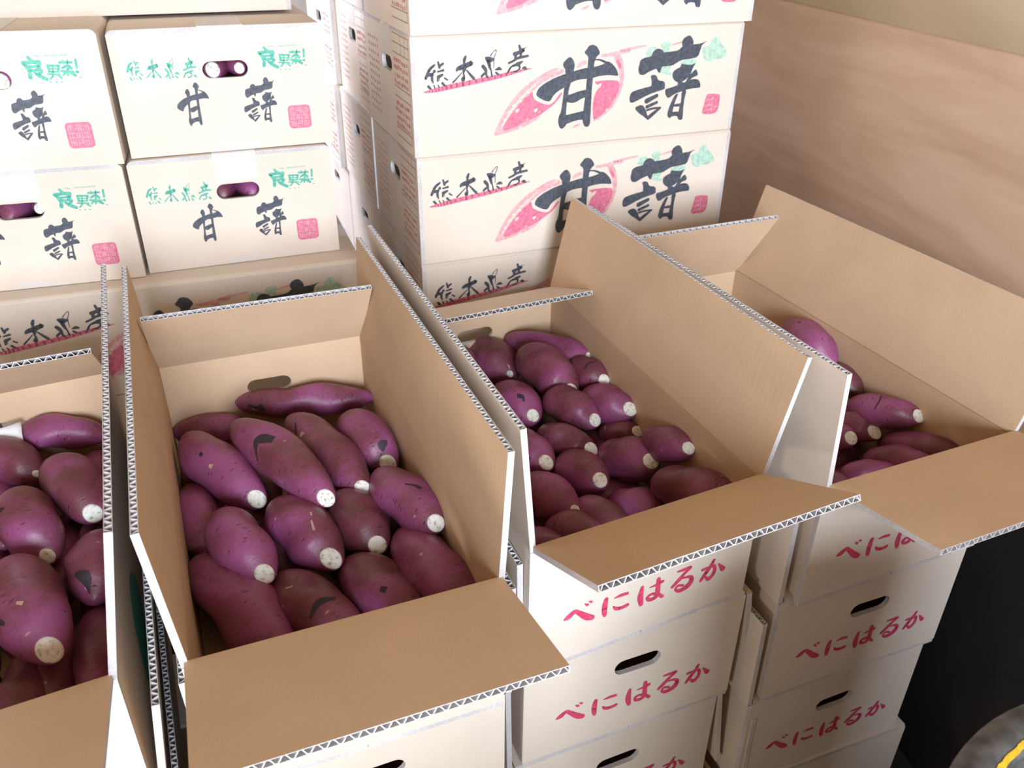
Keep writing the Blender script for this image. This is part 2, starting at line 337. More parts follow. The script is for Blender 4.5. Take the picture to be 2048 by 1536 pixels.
# ------------------------------------------------------------------ print shapes (outlines and brush strokes, 0.01 mm on the carton side)
INK={'kan':{'p':[[[22260,8698],[22622,9709],[23894,10547],[25819,11347],[27762,11865],[29722,12270],[31960,12664],[33832,12737],[35425,13113],[35127,13495],[35667,13502],[36634,13281],[37813,12180],[38313,11105],[38051,10944],[36383,11213],[34481,11145],[32879,10830],[30466,10795],[29151,10467],[27599,9636],[26304,9021],[25538,8373],[25042,7532],[24251,7584],[23189,8061]],[[28295,14492],[28819,14466],[29308,13880],[29541,13190],[29390,12288],[29006,10706],[28608,9342],[28351,7725],[28182,5610],[28293,4647],[28542,3667],[28162,3092],[27504,2658],[26947,3064],[26705,4044],[26805,4874],[27240,5676],[27482,7781],[27665,9632],[27871,12371],[27174,13313],[27539,13913]],[[32797,16295],[33611,16035],[34200,15221],[34298,14764],[33725,14339],[33367,13675],[33285,12880],[33247,11388],[33118,9184],[33132,6819],[33147,4417],[33154,3201],[32705,2624],[32004,2799],[31692,3432],[31513,4172],[31730,6317],[31931,8670],[32033,11455],[32056,13287],[32119,14417],[31219,15080],[31778,15670],[32145,16156]],[[28057,8329],[29250,8487],[30571,8872],[32313,9057],[32382,7935],[31049,7549],[30129,7078],[29192,6963],[28105,7271]],[[27675,4930],[29417,5165],[32115,5574],[32209,4000],[30158,3970],[28281,3445],[27457,3748]]],'s':[[[33356,13846,100],[34298,13799,150],[35404,13401,201]]]},'pot_light':{'p':[[[14218,2387],[14986,3977],[16256,6214],[18147,8618],[20669,10624],[23204,11948],[25755,12993],[27330,12740],[27818,12089],[26198,11667],[24139,10988],[22864,10323],[21724,9421],[20836,8789],[19441,7614],[18047,6204],[16649,4555],[15821,3206],[17947,3514],[20404,4452],[22746,5166],[23531,5346],[21980,4276],[19509,3394],[16918,2824]],[[36931,14695],[37589,14949],[38378,14455],[39105,13155],[39454,11510],[39457,9864],[38989,7991],[38255,6719],[37499,5684],[36187,4563],[34441,3654],[33482,3481],[34421,3960],[36020,4939],[37190,6067],[38187,7564],[38749,9196],[38521,11093],[38060,12515],[37281,13707]],[[29951,12941],[30315,13546],[31751,13926],[31855,13297],[30881,12892],[29833,12663]],[[29274,2582],[30062,3190],[31282,3402],[30762,2894]]],'s':[[[34793,14400,274],[37342,14641,302],[40179,14998,279]]]},'pot_dark':{'p':[[[15821,3206],[16902,5004],[18554,6749],[19820,8050],[21216,9109],[21663,9310],[21718,8618],[22019,7963],[23473,7286],[24932,6896],[25708,7371],[26469,8197],[27165,8967],[27380,8605],[26113,7168],[24431,6108],[22746,5166],[20404,4452],[17947,3514]],[[33323,10223],[34806,10370],[36722,10353],[38461,10158],[38749,9196],[38187,7564],[37190,6067],[36020,4939],[34421,3960],[33741,3766],[33446,6201],[33726,8204],[34735,9438]],[[37573,13463],[37956,13788],[38553,13183],[38849,12125],[38365,12151]]],'s':[]},'pot_speck':{'p':[],'s':[[[18688,6333,270],[18968,6570,162]],[[22195,6147,274],[22477,6385,164]],[[20631,9375,341],[20984,9672,204]],[[26554,12555,269],[26831,12789,161]],[[19438,7845,171],[19615,7994,103]],[[17907,7256,195],[18110,7426,117]],[[17149,6267,196],[17352,6438,117]],[[19246,3533,200],[19452,3707,120]],[[20660,4728,150],[20814,4858,90]],[[22990,5856,125],[23118,5965,75]],[[34461,9454,332],[34796,9739,199]],[[36274,5284,184],[36457,5441,110]],[[36966,7164,130],[37097,7275,78]],[[16390,5042,147],[16542,5171,88]],[[15882,4026,98],[17153,5802,196],[19050,7985,220],[20821,9477,170],[22591,10851,122]]]},'sho':{'p':[[[42246,11780],[42399,12674],[42571,13363],[43493,13716],[44800,13851],[46678,14359],[48496,14423],[50314,14588],[50980,15158],[51430,15488],[53665,15439],[55025,15529],[56339,15975],[55180,15321],[55022,14673],[54593,13272],[52995,13045],[51142,12934],[50085,12480],[49271,12064],[46941,12034],[45759,11692],[44580,11351],[43430,10755],[42566,10955]],[[44701,13656],[44968,14539],[45640,15003],[46113,15081],[46865,14848],[47288,14330],[47386,12416],[46987,11626],[46821,10923],[46429,11148],[45715,12099]],[[50980,15158],[50815,15963],[51169,16544],[52092,17001],[52739,16776],[53360,15853],[53109,14961]],[[44889,10724],[46111,10707],[46589,9707],[47966,9525],[48274,8471],[45240,8551],[45315,9576]],[[40888,6964],[41056,7779],[41504,8162],[43647,8597],[45331,8855],[48038,8900],[48248,8160],[46186,7768],[44394,7257],[42629,6538],[41565,6192],[41066,6330]],[[42144,5212],[42720,5592],[43687,5737],[44372,5059],[44686,4403],[45161,3412],[45416,2751],[44138,3699],[43090,4304]],[[49564,10155],[49526,10979],[50212,11454],[51049,11716],[51221,12320],[52119,12120],[53386,12003],[54343,12364],[53710,11472],[53372,10251],[52226,9381],[51014,9035],[50080,9505]],[[54487,11328],[55159,10151],[53810,9810],[53272,9112],[52408,8953],[53018,10063],[53809,10745]],[[50861,9252],[52127,9178],[52095,8449],[50827,8525]],[[48248,8160],[49352,8302],[51054,8721],[52876,9239],[54094,9586],[55263,9414],[55819,8647],[55845,8013],[55472,7930],[53684,7933],[51836,7520],[50364,7192],[49074,6432],[48420,7210]],[[50504,7078],[51240,7242],[50851,6316],[50574,5486],[50349,4220],[50211,3262],[49878,2854],[49315,3326],[49277,4187],[49797,5644]],[[51836,7520],[52944,7768],[52641,6200],[52594,4601],[52726,3081],[52617,2437],[51838,2494],[51511,3060],[51794,4870],[52028,6027]],[[50339,5342],[52475,5519],[52430,4880],[50264,4921]],[[49863,4039],[52032,3994],[52171,2904],[50968,3315],[50096,3162]]],'s':[[[44552,6308,461],[46628,7114,324]],[[44718,5299,301],[46756,5952,256]],[[44778,4714,209],[46120,4939,186],[47617,4942,187]],[[45286,3403,351],[46566,4271,305],[47617,4942,164]]]},'leaf':{'p':[[[58762,16627],[58778,15719],[60208,14742],[60730,13898],[61091,13263],[59391,12624],[58076,12844],[57664,12195],[56065,12687],[55549,13633],[55246,14865],[56975,15090],[57203,16089],[58014,16558]],[[46421,15562],[46972,16031],[47788,16292],[48689,15857],[48406,15175],[48361,14529],[47411,14324],[46865,14848]],[[43593,13910],[43611,14899],[44270,15461],[45349,15461],[45871,15092],[44978,14439],[44806,13801]],[[46810,11025],[47199,11919],[48373,12365],[49153,12020],[48718,11534],[49464,10469],[48094,10545]],[[51109,12224],[50833,12441],[51767,12903],[54622,13066],[54357,12261],[53393,11952],[52370,12107]]],'s':[[[54357,12261,139],[53738,11265,162],[53470,10453,93]]]},'vine':{'p':[],'s':[[[38288,15000,237],[40604,15333,239],[43416,15647,175]],[[48492,15469,112],[50877,15960,180]]]},'seal':{'p':[[[57463,6637],[58488,6733],[60344,6562],[60571,6117],[60541,3618],[59575,3028],[57059,3152],[56872,3547],[57260,5362]]],'s':[]},'seal_in':{'p':[],'s':[[[57869,5645,97],[58891,5794,97]],[[57619,4690,97],[58775,4829,97]],[[57616,3822,97],[58775,3959,98]],[[58973,6112,97],[58974,3509,98]],[[59638,4336,98],[60154,4410,98]]]},'kuma':{'p':[],'s':[[[4006,14470,168],[3180,13874,240],[2697,13120,216],[2421,12537,241]],[[3945,13534,265],[3759,13291,144]],[[2793,13023,289],[3600,13070,265]],[[3495,12983,241],[3514,12196,218],[3698,11721,73]],[[2531,12761,265],[2365,12401,120]],[[4624,14894,168],[4846,14060,217]],[[4802,14245,216],[5471,14622,192]],[[4521,13434,135],[5488,13611,194]],[[4593,12621,291],[5313,12928,194]],[[4494,12696,145],[4471,12048,170]],[[5703,12395,146],[6153,12090,137]],[[2820,11261,218],[3159,10913,195]],[[3785,11343,122],[3924,11007,107]],[[4496,11347,107],[4689,11054,108]],[[5270,11628,220],[5616,11280,196]],[[4750,12774,97],[4775,12030,49]]]},'hon':{'p':[],'s':[[[7775,13348,98],[8040,13705,317],[9125,14018,416],[10370,14416,368]],[[9411,15478,194],[9197,15029,268],[9135,14480,195],[9173,13830,392],[9002,13002,147],[9095,12530,197],[8904,12025,371]],[[8693,13066,74],[7798,12229,123],[7115,11660,138]],[[9577,13390,123],[10136,12752,198],[10803,12057,249]],[[10273,14791,98],[10419,14228,196]]]},'ken':{'p':[],'s':[[[13012,15116,197],[13586,14809,495],[14425,14860,149]],[[13850,15446,99],[14322,15978,49],[14767,16280,69],[14846,15953,59],[14425,14953,69],[14451,14393,60]],[[13377,14913,346],[13686,13684,249],[13921,13108,110],[14077,12249,176]],[[12481,13841,297],[12896,13351,299],[13050,12732,200]],[[12681,12705,199],[12205,12307,200]],[[12996,12593,175],[13257,12106,201]],[[14740,13205,100],[15376,13359,276],[15749,13198,126]],[[14793,12777,151],[15219,12422,202]],[[14425,14767,74],[14424,13551,50]]]},'san':{'p':[],'s':[[[19018,16687,210],[19243,15979,251]],[[19351,15927,402],[19988,16271,75],[20358,16534,30]],[[18128,15472,301],[18980,15665,301],[19779,15954,277]],[[18295,14949,251],[18452,15222,201]],[[19358,15460,201],[19232,14950,202]],[[17128,14115,176],[17927,14404,191],[18725,14787,212],[19528,14935,227],[20603,15071,203]],[[19594,14225,152],[18738,13843,355]],[[18363,13768,228],[17615,13524,141],[17138,12933,177],[16900,12566,111]],[[18954,13785,228],[19151,13253,142],[18698,12849,127],[17999,12696,142]],[[19557,13183,51],[20045,13205,281],[20373,13045,153]]]},'uline':{'p':[],'s':[[[2058,10403,100],[3970,10604,334],[6603,11004,421],[11043,11546,392],[15557,12177,345],[19218,12787,218],[21251,13085,70]]]},'ryo':{'p':[],'s':[[[23163,15688,202],[23638,15101,257]],[[22299,14937,267],[23456,15000,241],[24488,14959,295]],[[24488,14959,295],[24222,14096,297]],[[22463,14768,214],[22878,14152,322],[22949,13711,242],[22848,13000,297]],[[22932,14368,188],[24316,14475,151]],[[22919,13904,258],[24233,13931,151]],[[24518,13809,270],[24098,13387,217],[23592,13464,135]],[[23530,13631,162],[24134,13110,271],[24972,12657,262]]]},'ka':{'p':[],'s':[[[25472,14483,151],[27032,14393,152]],[[25524,14481,173],[25599,13709,174]],[[27032,14393,163],[26738,13605,163]],[[26202,14454,97],[25990,13139,98]],[[25522,14042,97],[26830,13988,98]],[[25478,13648,130],[26736,13595,131]],[[25297,13335,119],[26910,13210,120]],[[25990,13139,109],[25510,12689,131]],[[26620,13112,131],[27055,12704,131]]]},'sai':{'p':[],'s':[[[27241,14823,190],[28824,14788,163]],[[27692,15162,76],[27628,14671,108]],[[28380,15162,76],[28208,14428,141]],[[27434,14073,152],[28195,14373,191],[28634,13969,219]],[[27231,13668,164],[28095,13493,246],[28784,13463,192]],[[28145,13934,186],[27966,13054,121]],[[27700,13398,142],[27299,13055,120]],[[28440,13367,192],[29000,13009,209]]]},'excl':{'p':[],'s':[[[29461,15121,174],[29401,14048,175]],[[29271,13487,198],[29404,13482,198]]]},'fine':{'p':[],'s':[[[24051,15919,37],[24008,15748,37]],[[24048,15909,32],[24182,15904,32]],[[24339,15894,37],[24296,15723,37]],[[24318,15809,32],[24452,15804,32]],[[24628,15869,37],[24585,15698,37]],[[24588,15708,32],[24722,15703,32]],[[25447,15878,37],[25404,15706,38]],[[25444,15867,32],[25579,15862,32]],[[25713,15881,37],[25671,15709,38]],[[25692,15795,32],[25827,15790,32]],[[25980,15884,38],[25938,15712,38]],[[25940,15722,32],[26075,15717,32]],[[26247,15886,38],[26205,15714,38]],[[26244,15876,32],[26379,15871,32]],[[26514,15889,38],[26472,15717,38]],[[26493,15803,32],[26628,15798,32]],[[26781,15892,38],[26740,15720,38]],[[26742,15730,32],[26878,15725,32]],[[27049,15894,38],[27008,15722,38]],[[27046,15884,32],[27182,15879,32]],[[27317,15897,38],[27276,15725,38]],[[27296,15811,32],[27432,15806,32]],[[27585,15900,38],[27544,15727,38]],[[27547,15738,32],[27683,15733,32]],[[27854,15903,38],[27813,15730,38]],[[27852,15892,32],[27988,15887,32]],[[28123,15905,38],[28082,15733,38]],[[28103,15819,32],[28239,15814,32]],[[28392,15908,38],[28352,15735,38]],[[28354,15746,32],[28491,15741,32]],[[25350,12251,87],[25455,12246,87]],[[26139,12215,88],[26244,12210,88]],[[26851,12183,88],[26957,12178,88]],[[29469,12709,77],[29689,12727,77]]]},'hand':{'p':[],'s':[[[4809,6885,99],[5400,7139,391],[6218,7696,299],[6789,7268,330],[7964,6097,482],[8741,5610,412]],[[7577,8387,57],[7963,8078,229]],[[8114,8594,57],[8497,8361,201]],[[10638,7900,292],[10513,7072,382],[10508,5888,386],[10626,5164,261]],[[11862,7536,74],[12740,7649,237],[13704,7581,224]],[[11821,6110,134],[12210,5645,263],[13063,5431,272],[13890,5569,273]],[[15885,7721,242],[15754,6137,444],[15995,4753,325]],[[17055,7198,61],[18039,7246,192],[18941,7478,262]],[[18269,8117,321],[18337,6677,371],[18334,5548,375],[17960,5021,297],[17157,5052,280],[16867,5590,247],[17461,5909,201],[18369,5534,266],[19192,4813,268]],[[21192,8218,140],[22211,8191,235],[23165,8191,236],[22247,7431,252],[21656,6765,347],[20623,5822,253]],[[22066,6752,111],[23182,6610,239],[23616,5982,370],[23189,5085,436],[21933,4677,338],[21182,5175,191],[21526,5683,191],[22312,5440,192]],[[25211,6944,225],[26116,6969,210],[27115,6884,261],[27174,5641,296],[26510,4904,347],[25944,5360,196]],[[26865,7999,242],[26452,7065,292],[25769,6042,326],[25207,5117,261]],[[27723,7067,82],[28640,5834,415]]]}}
# roots: tail, tip (metres, lens at the origin), radius
POTS={'b1':[[-0.4527,1.1722,-0.7258],[-0.227,1.2047,-0.7291],0.0281],'b2':[[-0.5432,1.1238,-0.7537],[-0.4291,1.1586,-0.7576],0.0276],'b3':[[-0.4953,1.0641,-0.7216],[-0.3477,0.9162,-0.7216],0.0376],'b4':[[-0.4183,1.0624,-0.695],[-0.2432,0.8812,-0.6911],0.0353],'b5':[[-0.3483,1.1101,-0.7138],[-0.2048,0.9341,-0.7162],0.0361],'b6':[[-0.2648,1.1273,-0.7256],[-0.1806,1.0081,-0.7256],0.0382],'b7':[[-0.1929,0.9734,-0.721],[-0.0955,0.8433,-0.6998],0.0366],'b8':[[-0.3872,0.88,-0.7206],[-0.2978,0.7655,-0.7176],0.0369],'b9':[[-0.3234,0.9096,-0.7264],[-0.2246,0.8016,-0.7241],0.0393],'b10':[[-0.2442,0.9236,-0.7277],[-0.1718,0.8361,-0.7314],0.0388],'b11':[[-0.4089,0.8273,-0.7525],[-0.2474,0.6613,-0.7569],0.0401],'b12':[[-0.3019,0.7985,-0.7585],[-0.164,0.6699,-0.7571],0.0398],'b13':[[-0.2153,0.8312,-0.7575],[-0.0983,0.7016,-0.75],0.0383],'b14':[[-0.1494,0.8833,-0.7501],[-0.034,0.7061,-0.7214],0.0389],'b15':[[-0.4696,0.9911,-0.7606],[-0.3994,0.8407,-0.7558],0.0313],'bf0':[[-0.4261,0.9398,-0.7966],[-0.368,0.7907,-0.7986],0.031],'bf1':[[-0.3528,0.9692,-0.7966],[-0.2873,0.8231,-0.7986],0.031],'bf2':[[-0.2767,0.9998,-0.7966],[-0.2186,0.8507,-0.7986],0.031],'bf3':[[-0.2006,1.0304,-0.7966],[-0.1351,0.8843,-0.7986],0.031],'bf4':[[-0.5033,1.1243,-0.7966],[-0.4414,0.966,-0.7986],0.031],'bf5':[[-0.43,1.1537,-0.7966],[-0.3606,0.9984,-0.7986],0.031],'bf6':[[-0.3539,1.1843,-0.7966],[-0.292,1.026,-0.7986],0.031],'bf7':[[-0.2778,1.2149,-0.7966],[-0.2085,1.0595,-0.7986],0.031],'bf8':[[-0.2845,0.6195,-0.8006],[-0.1747,0.6679,-0.8006],0.025],'bf9':[[-0.0618,0.709,-0.8006],[-0.1581,0.6671,-0.8006],0.025],'bf10':[[-0.3057,0.6702,-0.8006],[-0.1959,0.7187,-0.8006],0.025],'bf11':[[-0.083,0.7597,-0.8006],[-0.1793,0.7178,-0.8006],0.025],'bf12':[[-0.327,0.721,-0.8006],[-0.2172,0.7694,-0.8006],0.025],'bf13':[[-0.1043,0.8105,-0.8006],[-0.2005,0.7685,-0.8006],0.025],'bf14':[[-0.3482,0.7717,-0.8006],[-0.2384,0.8201,-0.8006],0.025],'bf15':[[-0.1255,0.8612,-0.8006],[-0.2218,0.8193,-0.8006],0.025],'c1':[[-0.013,1.3938,-0.7146],[0.1327,1.2856,-0.6913],0.0305],'c2':[[-0.1169,1.3413,-0.7132],[-0.0697,1.2951,-0.7159],0.0213],'c3':[[-0.0637,1.3592,-0.7272],[-0.0037,1.2908,-0.7328],0.0413],'c4':[[0.0135,1.3119,-0.701],[0.0986,1.1999,-0.7104],0.0359],'c5':[[0.1043,1.2768,-0.7056],[0.1529,1.2142,-0.6988],0.0254],'c6':[[-0.0297,1.1994,-0.7243],[0.0342,1.1418,-0.7243],0.0343],'c7':[[0.0547,1.1891,-0.7189],[0.1318,1.1225,-0.7192],0.0291],'c8':[[0.1177,1.2009,-0.7281],[0.1873,1.1337,-0.7049],0.0301],'c9':[[0.0422,1.1196,-0.7393],[0.1227,1.0697,-0.7393],0.0242],'c10':[[0.138,1.0998,-0.7342],[0.1999,1.1135,-0.734],0.0197],'c11':[[0.2022,1.0622,-0.711],[0.2499,0.9823,-0.6745],0.0249],'c12':[[-0.0022,1.0886,-0.7343],[0.052,1.0271,-0.7343],0.0305],'c13':[[0.076,1.0176,-0.7298],[0.1273,0.9721,-0.7245],0.0305],'c14':[[0.1319,1.0201,-0.7326],[0.2052,1.0123,-0.7189],0.0339],'c15':[[0.2029,0.9729,-0.7285],[0.2945,0.8861,-0.6783],0.0302],'c16':[[0.0134,0.9973,-0.754],[0.0895,0.924,-0.7408],0.0301],'c17':[[-0.0084,0.9717,-0.7394],[0.0179,0.9237,-0.7416],0.0226],'c18':[[0.1356,0.9583,-0.7604],[0.2257,0.9379,-0.759],0.0271],'c19':[[0.0927,0.9614,-0.7616],[0.1632,0.8929,-0.7511],0.0266],'c20':[[0.0477,0.9072,-0.7542],[0.135,0.8794,-0.7558],0.0246],'c21':[[0.0167,0.8872,-0.7598],[0.0793,0.85,-0.7571],0.0228],'cf0':[[-0.0915,1.1003,-0.7873],[-0.0341,0.9506,-0.7893],0.031],'cf1':[[-0.0205,1.1349,-0.7873],[0.0442,0.9887,-0.7893],0.031],'cf2':[[0.0532,1.1708,-0.7873],[0.1107,1.0211,-0.7893],0.031],'cf3':[[0.127,1.2067,-0.7873],[0.1916,1.0606,-0.7893],0.031],'cf4':[[-0.1678,1.2851,-0.7873],[-0.1065,1.1262,-0.7893],0.031],'cf5':[[-0.0967,1.3198,-0.7873],[-0.0283,1.1644,-0.7893],0.031],'cf6':[[-0.023,1.3557,-0.7873],[0.0382,1.1968,-0.7893],0.031],'cf7':[[0.0507,1.3916,-0.7873],[0.1191,1.2362,-0.7893],0.031],'cf8':[[0.0483,0.7798,-0.7913],[0.1546,0.8361,-0.7913],0.025],'cf9':[[0.264,0.8849,-0.7913],[0.1708,0.8362,-0.7913],0.025],'cf10':[[0.0273,0.8306,-0.7913],[0.1337,0.8869,-0.7913],0.025],'cf11':[[0.2431,0.9358,-0.7913],[0.1498,0.887,-0.7913],0.025],'cf12':[[0.0063,0.8815,-0.7913],[0.1127,0.9377,-0.7913],0.025],'cf13':[[0.2221,0.9866,-0.7913],[0.1288,0.9378,-0.7913],0.025],'cf14':[[-0.0146,0.9323,-0.7913],[0.0917,0.9886,-0.7913],0.025],'cf15':[[0.2011,1.0375,-0.7913],[0.1079,0.9887,-0.7913],0.025],'d1':[[0.4849,1.372,-0.6809],[0.5407,1.2467,-0.6737],0.0349],'d2':[[0.536,1.2702,-0.7112],[0.5737,1.1936,-0.7024],0.0236],'d3':[[0.5451,1.1755,-0.7206],[0.625,1.097,-0.6889],0.0254],'d4':[[0.5066,1.151,-0.7306],[0.5706,1.1092,-0.7272],0.0239],'d5':[[0.4789,1.1126,-0.7316],[0.5291,1.0946,-0.7293],0.022],'d6':[[0.5869,1.1241,-0.7541],[0.6617,1.0122,-0.7037],0.0245],'d7':[[0.5482,1.0811,-0.7566],[0.6333,1.0161,-0.7275],0.0228],'d8':[[0.5002,1.0416,-0.7571],[0.5877,1.0187,-0.7483],0.0226],'d9':[[0.4664,1.026,-0.7648],[0.5089,0.9963,-0.7648],0.0209],'df0':[[0.2767,1.2145,-0.7928],[0.3403,1.0568,-0.7948],0.031],'df1':[[0.3491,1.246,-0.7928],[0.4201,1.0915,-0.7948],0.031],'df2':[[0.4243,1.2786,-0.7928],[0.488,1.1209,-0.7948],0.031],'df3':[[0.4995,1.3113,-0.7928],[0.5706,1.1568,-0.7948],0.031],'df4':[[0.1974,1.3981,-0.7928],[0.2611,1.2405,-0.7948],0.031],'df5':[[0.2699,1.4296,-0.7928],[0.3409,1.2751,-0.7948],0.031],'df6':[[0.3451,1.4623,-0.7928],[0.4088,1.3046,-0.7948],0.031],'df7':[[0.4203,1.4949,-0.7928],[0.4913,1.3404,-0.7948],0.031],'df8':[[0.4178,0.9051,-0.7968],[0.5263,0.9566,-0.7968],0.025],'df9':[[0.6379,1.0007,-0.7968],[0.5428,0.9561,-0.7968],0.025],'df10':[[0.396,0.9556,-0.7968],[0.5045,1.0071,-0.7968],0.025],'df11':[[0.6161,1.0512,-0.7968],[0.521,1.0066,-0.7968],0.025],'df12':[[0.3742,1.0061,-0.7968],[0.4827,1.0576,-0.7968],0.025],'df13':[[0.5943,1.1017,-0.7968],[0.4992,1.0571,-0.7968],0.025],'df14':[[0.3524,1.0566,-0.7968],[0.4609,1.1081,-0.7968],0.025],'df15':[[0.5725,1.1522,-0.7968],[0.4774,1.1076,-0.7968],0.025],'l1':[[-0.7507,1.0382,-0.7121],[-0.6115,1.0696,-0.7204],0.0272],'l2':[[-0.7902,1.0209,-0.7142],[-0.6696,0.9605,-0.7163],0.0332],'l3':[[-0.6515,0.9671,-0.7053],[-0.546,0.8633,-0.7069],0.0381],'l4':[[-0.6609,0.8921,-0.7004],[-0.5679,0.784,-0.7093],0.0384],'l5':[[-0.5207,0.8293,-0.7139],[-0.4894,0.7224,-0.7169],0.0367],'l6':[[-0.6076,0.7742,-0.7156],[-0.4908,0.6314,-0.7037],0.0424],'l7':[[-0.5025,0.7552,-0.7703],[-0.46,0.63,-0.7806],0.0305],'l8':[[-0.543,0.6715,-0.765],[-0.5046,0.5719,-0.7484],0.036],'l9':[[-0.699,0.8617,-0.727],[-0.6566,0.8328,-0.7355],0.0261],'lf0':[[-0.7791,0.7753,-0.79],[-0.7194,0.6266,-0.792],0.031],'lf1':[[-0.7084,0.8106,-0.79],[-0.6415,0.6654,-0.792],0.031],'lf2':[[-0.635,0.8472,-0.79],[-0.5753,0.6985,-0.792],0.031],'lf3':[[-0.5617,0.8838,-0.79],[-0.4947,0.7386,-0.792],0.031],'lf4':[[-0.8583,0.959,-0.79],[-0.7946,0.8011,-0.792],0.031],'lf5':[[-0.7876,0.9942,-0.79],[-0.7167,0.8399,-0.792],0.031],'lf6':[[-0.7142,1.0308,-0.79],[-0.6505,0.8729,-0.792],0.031],'lf7':[[-0.6408,1.0674,-0.79],[-0.57,0.9131,-0.792],0.031],'lf8':[[-0.6123,0.6911,-0.757],[-0.5565,0.5516,-0.761],0.027],'lf9':[[-0.6836,0.8564,-0.757],[-0.6278,0.7169,-0.761],0.027],'lf10':[[-0.7509,1.0125,-0.757],[-0.6951,0.873,-0.761],0.027],'lf11':[[-0.539,0.7277,-0.757],[-0.4832,0.5882,-0.761],0.027],'lf12':[[-0.6102,0.893,-0.757],[-0.5544,0.7535,-0.761],0.027],'lf13':[[-0.6775,1.0491,-0.757],[-0.6217,0.9096,-0.761],0.027],'lf14':[[-0.4987,0.7478,-0.757],[-0.4429,0.6083,-0.761],0.027],'lf15':[[-0.57,0.9131,-0.757],[-0.5142,0.7736,-0.761],0.027],'lf16':[[-0.6373,1.0692,-0.757],[-0.5815,0.9297,-0.761],0.027],'lf17':[[-0.6343,0.457,-0.794],[-0.5285,0.5143,-0.794],0.025],'lf18':[[-0.4195,0.5641,-0.794],[-0.5123,0.5145,-0.794],0.025],'lf19':[[-0.6561,0.5075,-0.794],[-0.5503,0.5648,-0.794],0.025],'lf20':[[-0.4413,0.6147,-0.794],[-0.5341,0.565,-0.794],0.025],'lf21':[[-0.6778,0.558,-0.794],[-0.572,0.6153,-0.794],0.025],'lf22':[[-0.4631,0.6652,-0.794],[-0.5558,0.6155,-0.794],0.025],'lf23':[[-0.6996,0.6085,-0.794],[-0.5938,0.6658,-0.794],0.025],'lf24':[[-0.4848,0.7157,-0.794],[-0.5776,0.666,-0.794],0.025]}

# ------------------------------------------------------------------ cartons
CW, CL, CH, CT = 0.33, 0.6395, 0.1916, 0.0072
FD = 0.1683                       # flap depth
def frame(x, y, zb, th):
    return Matrix.Translation((x, y, zb + ZO)) @ Matrix.Rotation(th, 4, 'Z')
def turned(x, y, zb, th):
    """long printed side to the front: local +X towards the viewer, +Y to the right"""
    ex = Vector((math.cos(th), math.sin(th), 0)); ey = Vector((-math.sin(th), math.cos(th), 0))
    o = Vector((x, y, zb + ZO)) + ey * CW
    m = Matrix((-ey, ex, Vector((0, 0, 1)))).transposed().to_4x4(); m.translation = o
    return m
def skew(q):
    c, s = math.cos(q), math.sin(q)
    return lambda p: Vector((p[0] * c, p[0] * s + p[1], p[2]))
def body_bm(h, q=0.0, hz=0.127, hole=True):
    bm = bmesh.new(); S = skew(q)
    X, Y, Z = S((1, 0, 0)), Vector((0, 1, 0)), Vector((0, 0, 1))
    hl = stadium(CW / 2 + 0.002, hz, 0.071, 0.026) if hole else None
    slab(bm, (0, 0, 0), X, Z, Y, CW, h, CT, hole=hl)
    slab(bm, S((0, CL, 0)), X, Z, -Y, CW, h, CT, hole=hl)
    slab(bm, S((0, CT, 0)), Y, Z, X, CL - 2 * CT, h, CT, (0, 1, 1))
    slab(bm, S((CW, CT, 0)), Y, Z, -X, CL - 2 * CT, h, CT, (0, 1, 1))
    slab(bm, S((CT, CT, 0)), X, Y, Z, CW - 2 * CT, CL - 2 * CT, CT)
    return bm
def flap_bm(wd, dp, fluted=True):
    """corrugated board, x along the crease, y to the free edge, z from outer to inner liner"""
    bm = bmesh.new(); t = CT; a = 0.0007
    X, Y, Z = Vector((1, 0, 0)), Vector((0, 1, 0)), Vector((0, 0, 1))
    if not fluted:
        slab(bm, (0, 0, 0), X, Y, Z, wd, dp, t); return bm
    slab(bm, (0, 0, 0), X, Y, Z, wd, dp, a, (0, 2, 2))
    slab(bm, (0, 0, t - a), X, Y, Z, wd, dp, a, (2, 1, 2))
    slab(bm, (0, 0, a), X, Y, Z, 0.0009, dp, t - 2 * a, (2, 2, 2))
    slab(bm, (wd - 0.0009, 0, a), X, Y, Z, 0.0009, dp, t - 2 * a, (2, 2, 2))
    slab(bm, (0, -.0008, a * .5), X, Y, Z, wd, 0.0018, t - a, (1, 1, 1))
    p = 0.0126; n = int(wd / p); p = wd / n; line = []
    for i in range(n):
        for fx, fz in ((0.0, 0), (0.12, 0.0), (0.25, 0.4), (0.40, 0.95), (0.5, 1.0), (0.62, 1.0), (0.75, 0.6), (0.90, 0.05)):
            line.append(((i + fx) * p + random.uniform(-.0002, .0002), a + fz * (t - 2 * a)))
    line.append((wd, a))
    hw = 0.00042; y0, y1 = dp - 0.028, dp - 0.0004
    rows = []
    for i, (x, z) in enumerate(line):
        x0, z0 = line[max(i - 1, 0)]; x1, z1 = line[min(i + 1, len(line) - 1)]
        dx, dz = x1 - x0, z1 - z0; l = math.hypot(dx, dz) or 1e-9
        nx, nz = -dz / l * hw, dx / l * hw
        cl = lambda v: min(max(v, a * .6), t - a * .6)
        rows.append([bm.verts.new((x + nx, y0, cl(z + nz))), bm.verts.new((x - nx, y0, cl(z - nz))),
                     bm.verts.new((x + nx, y1, cl(z + nz))), bm.verts.new((x - nx, y1, cl(z - nz)))])
    for r, s in zip(rows, rows[1:]):
        for vs in ((r[0], s[0], s[2], r[2]), (r[1], r[3], s[3], s[1]), (r[2], s[2], s[3], r[3])):
            try: bm.faces.new(vs).material_index = 3
            except ValueError: pass
    return bm
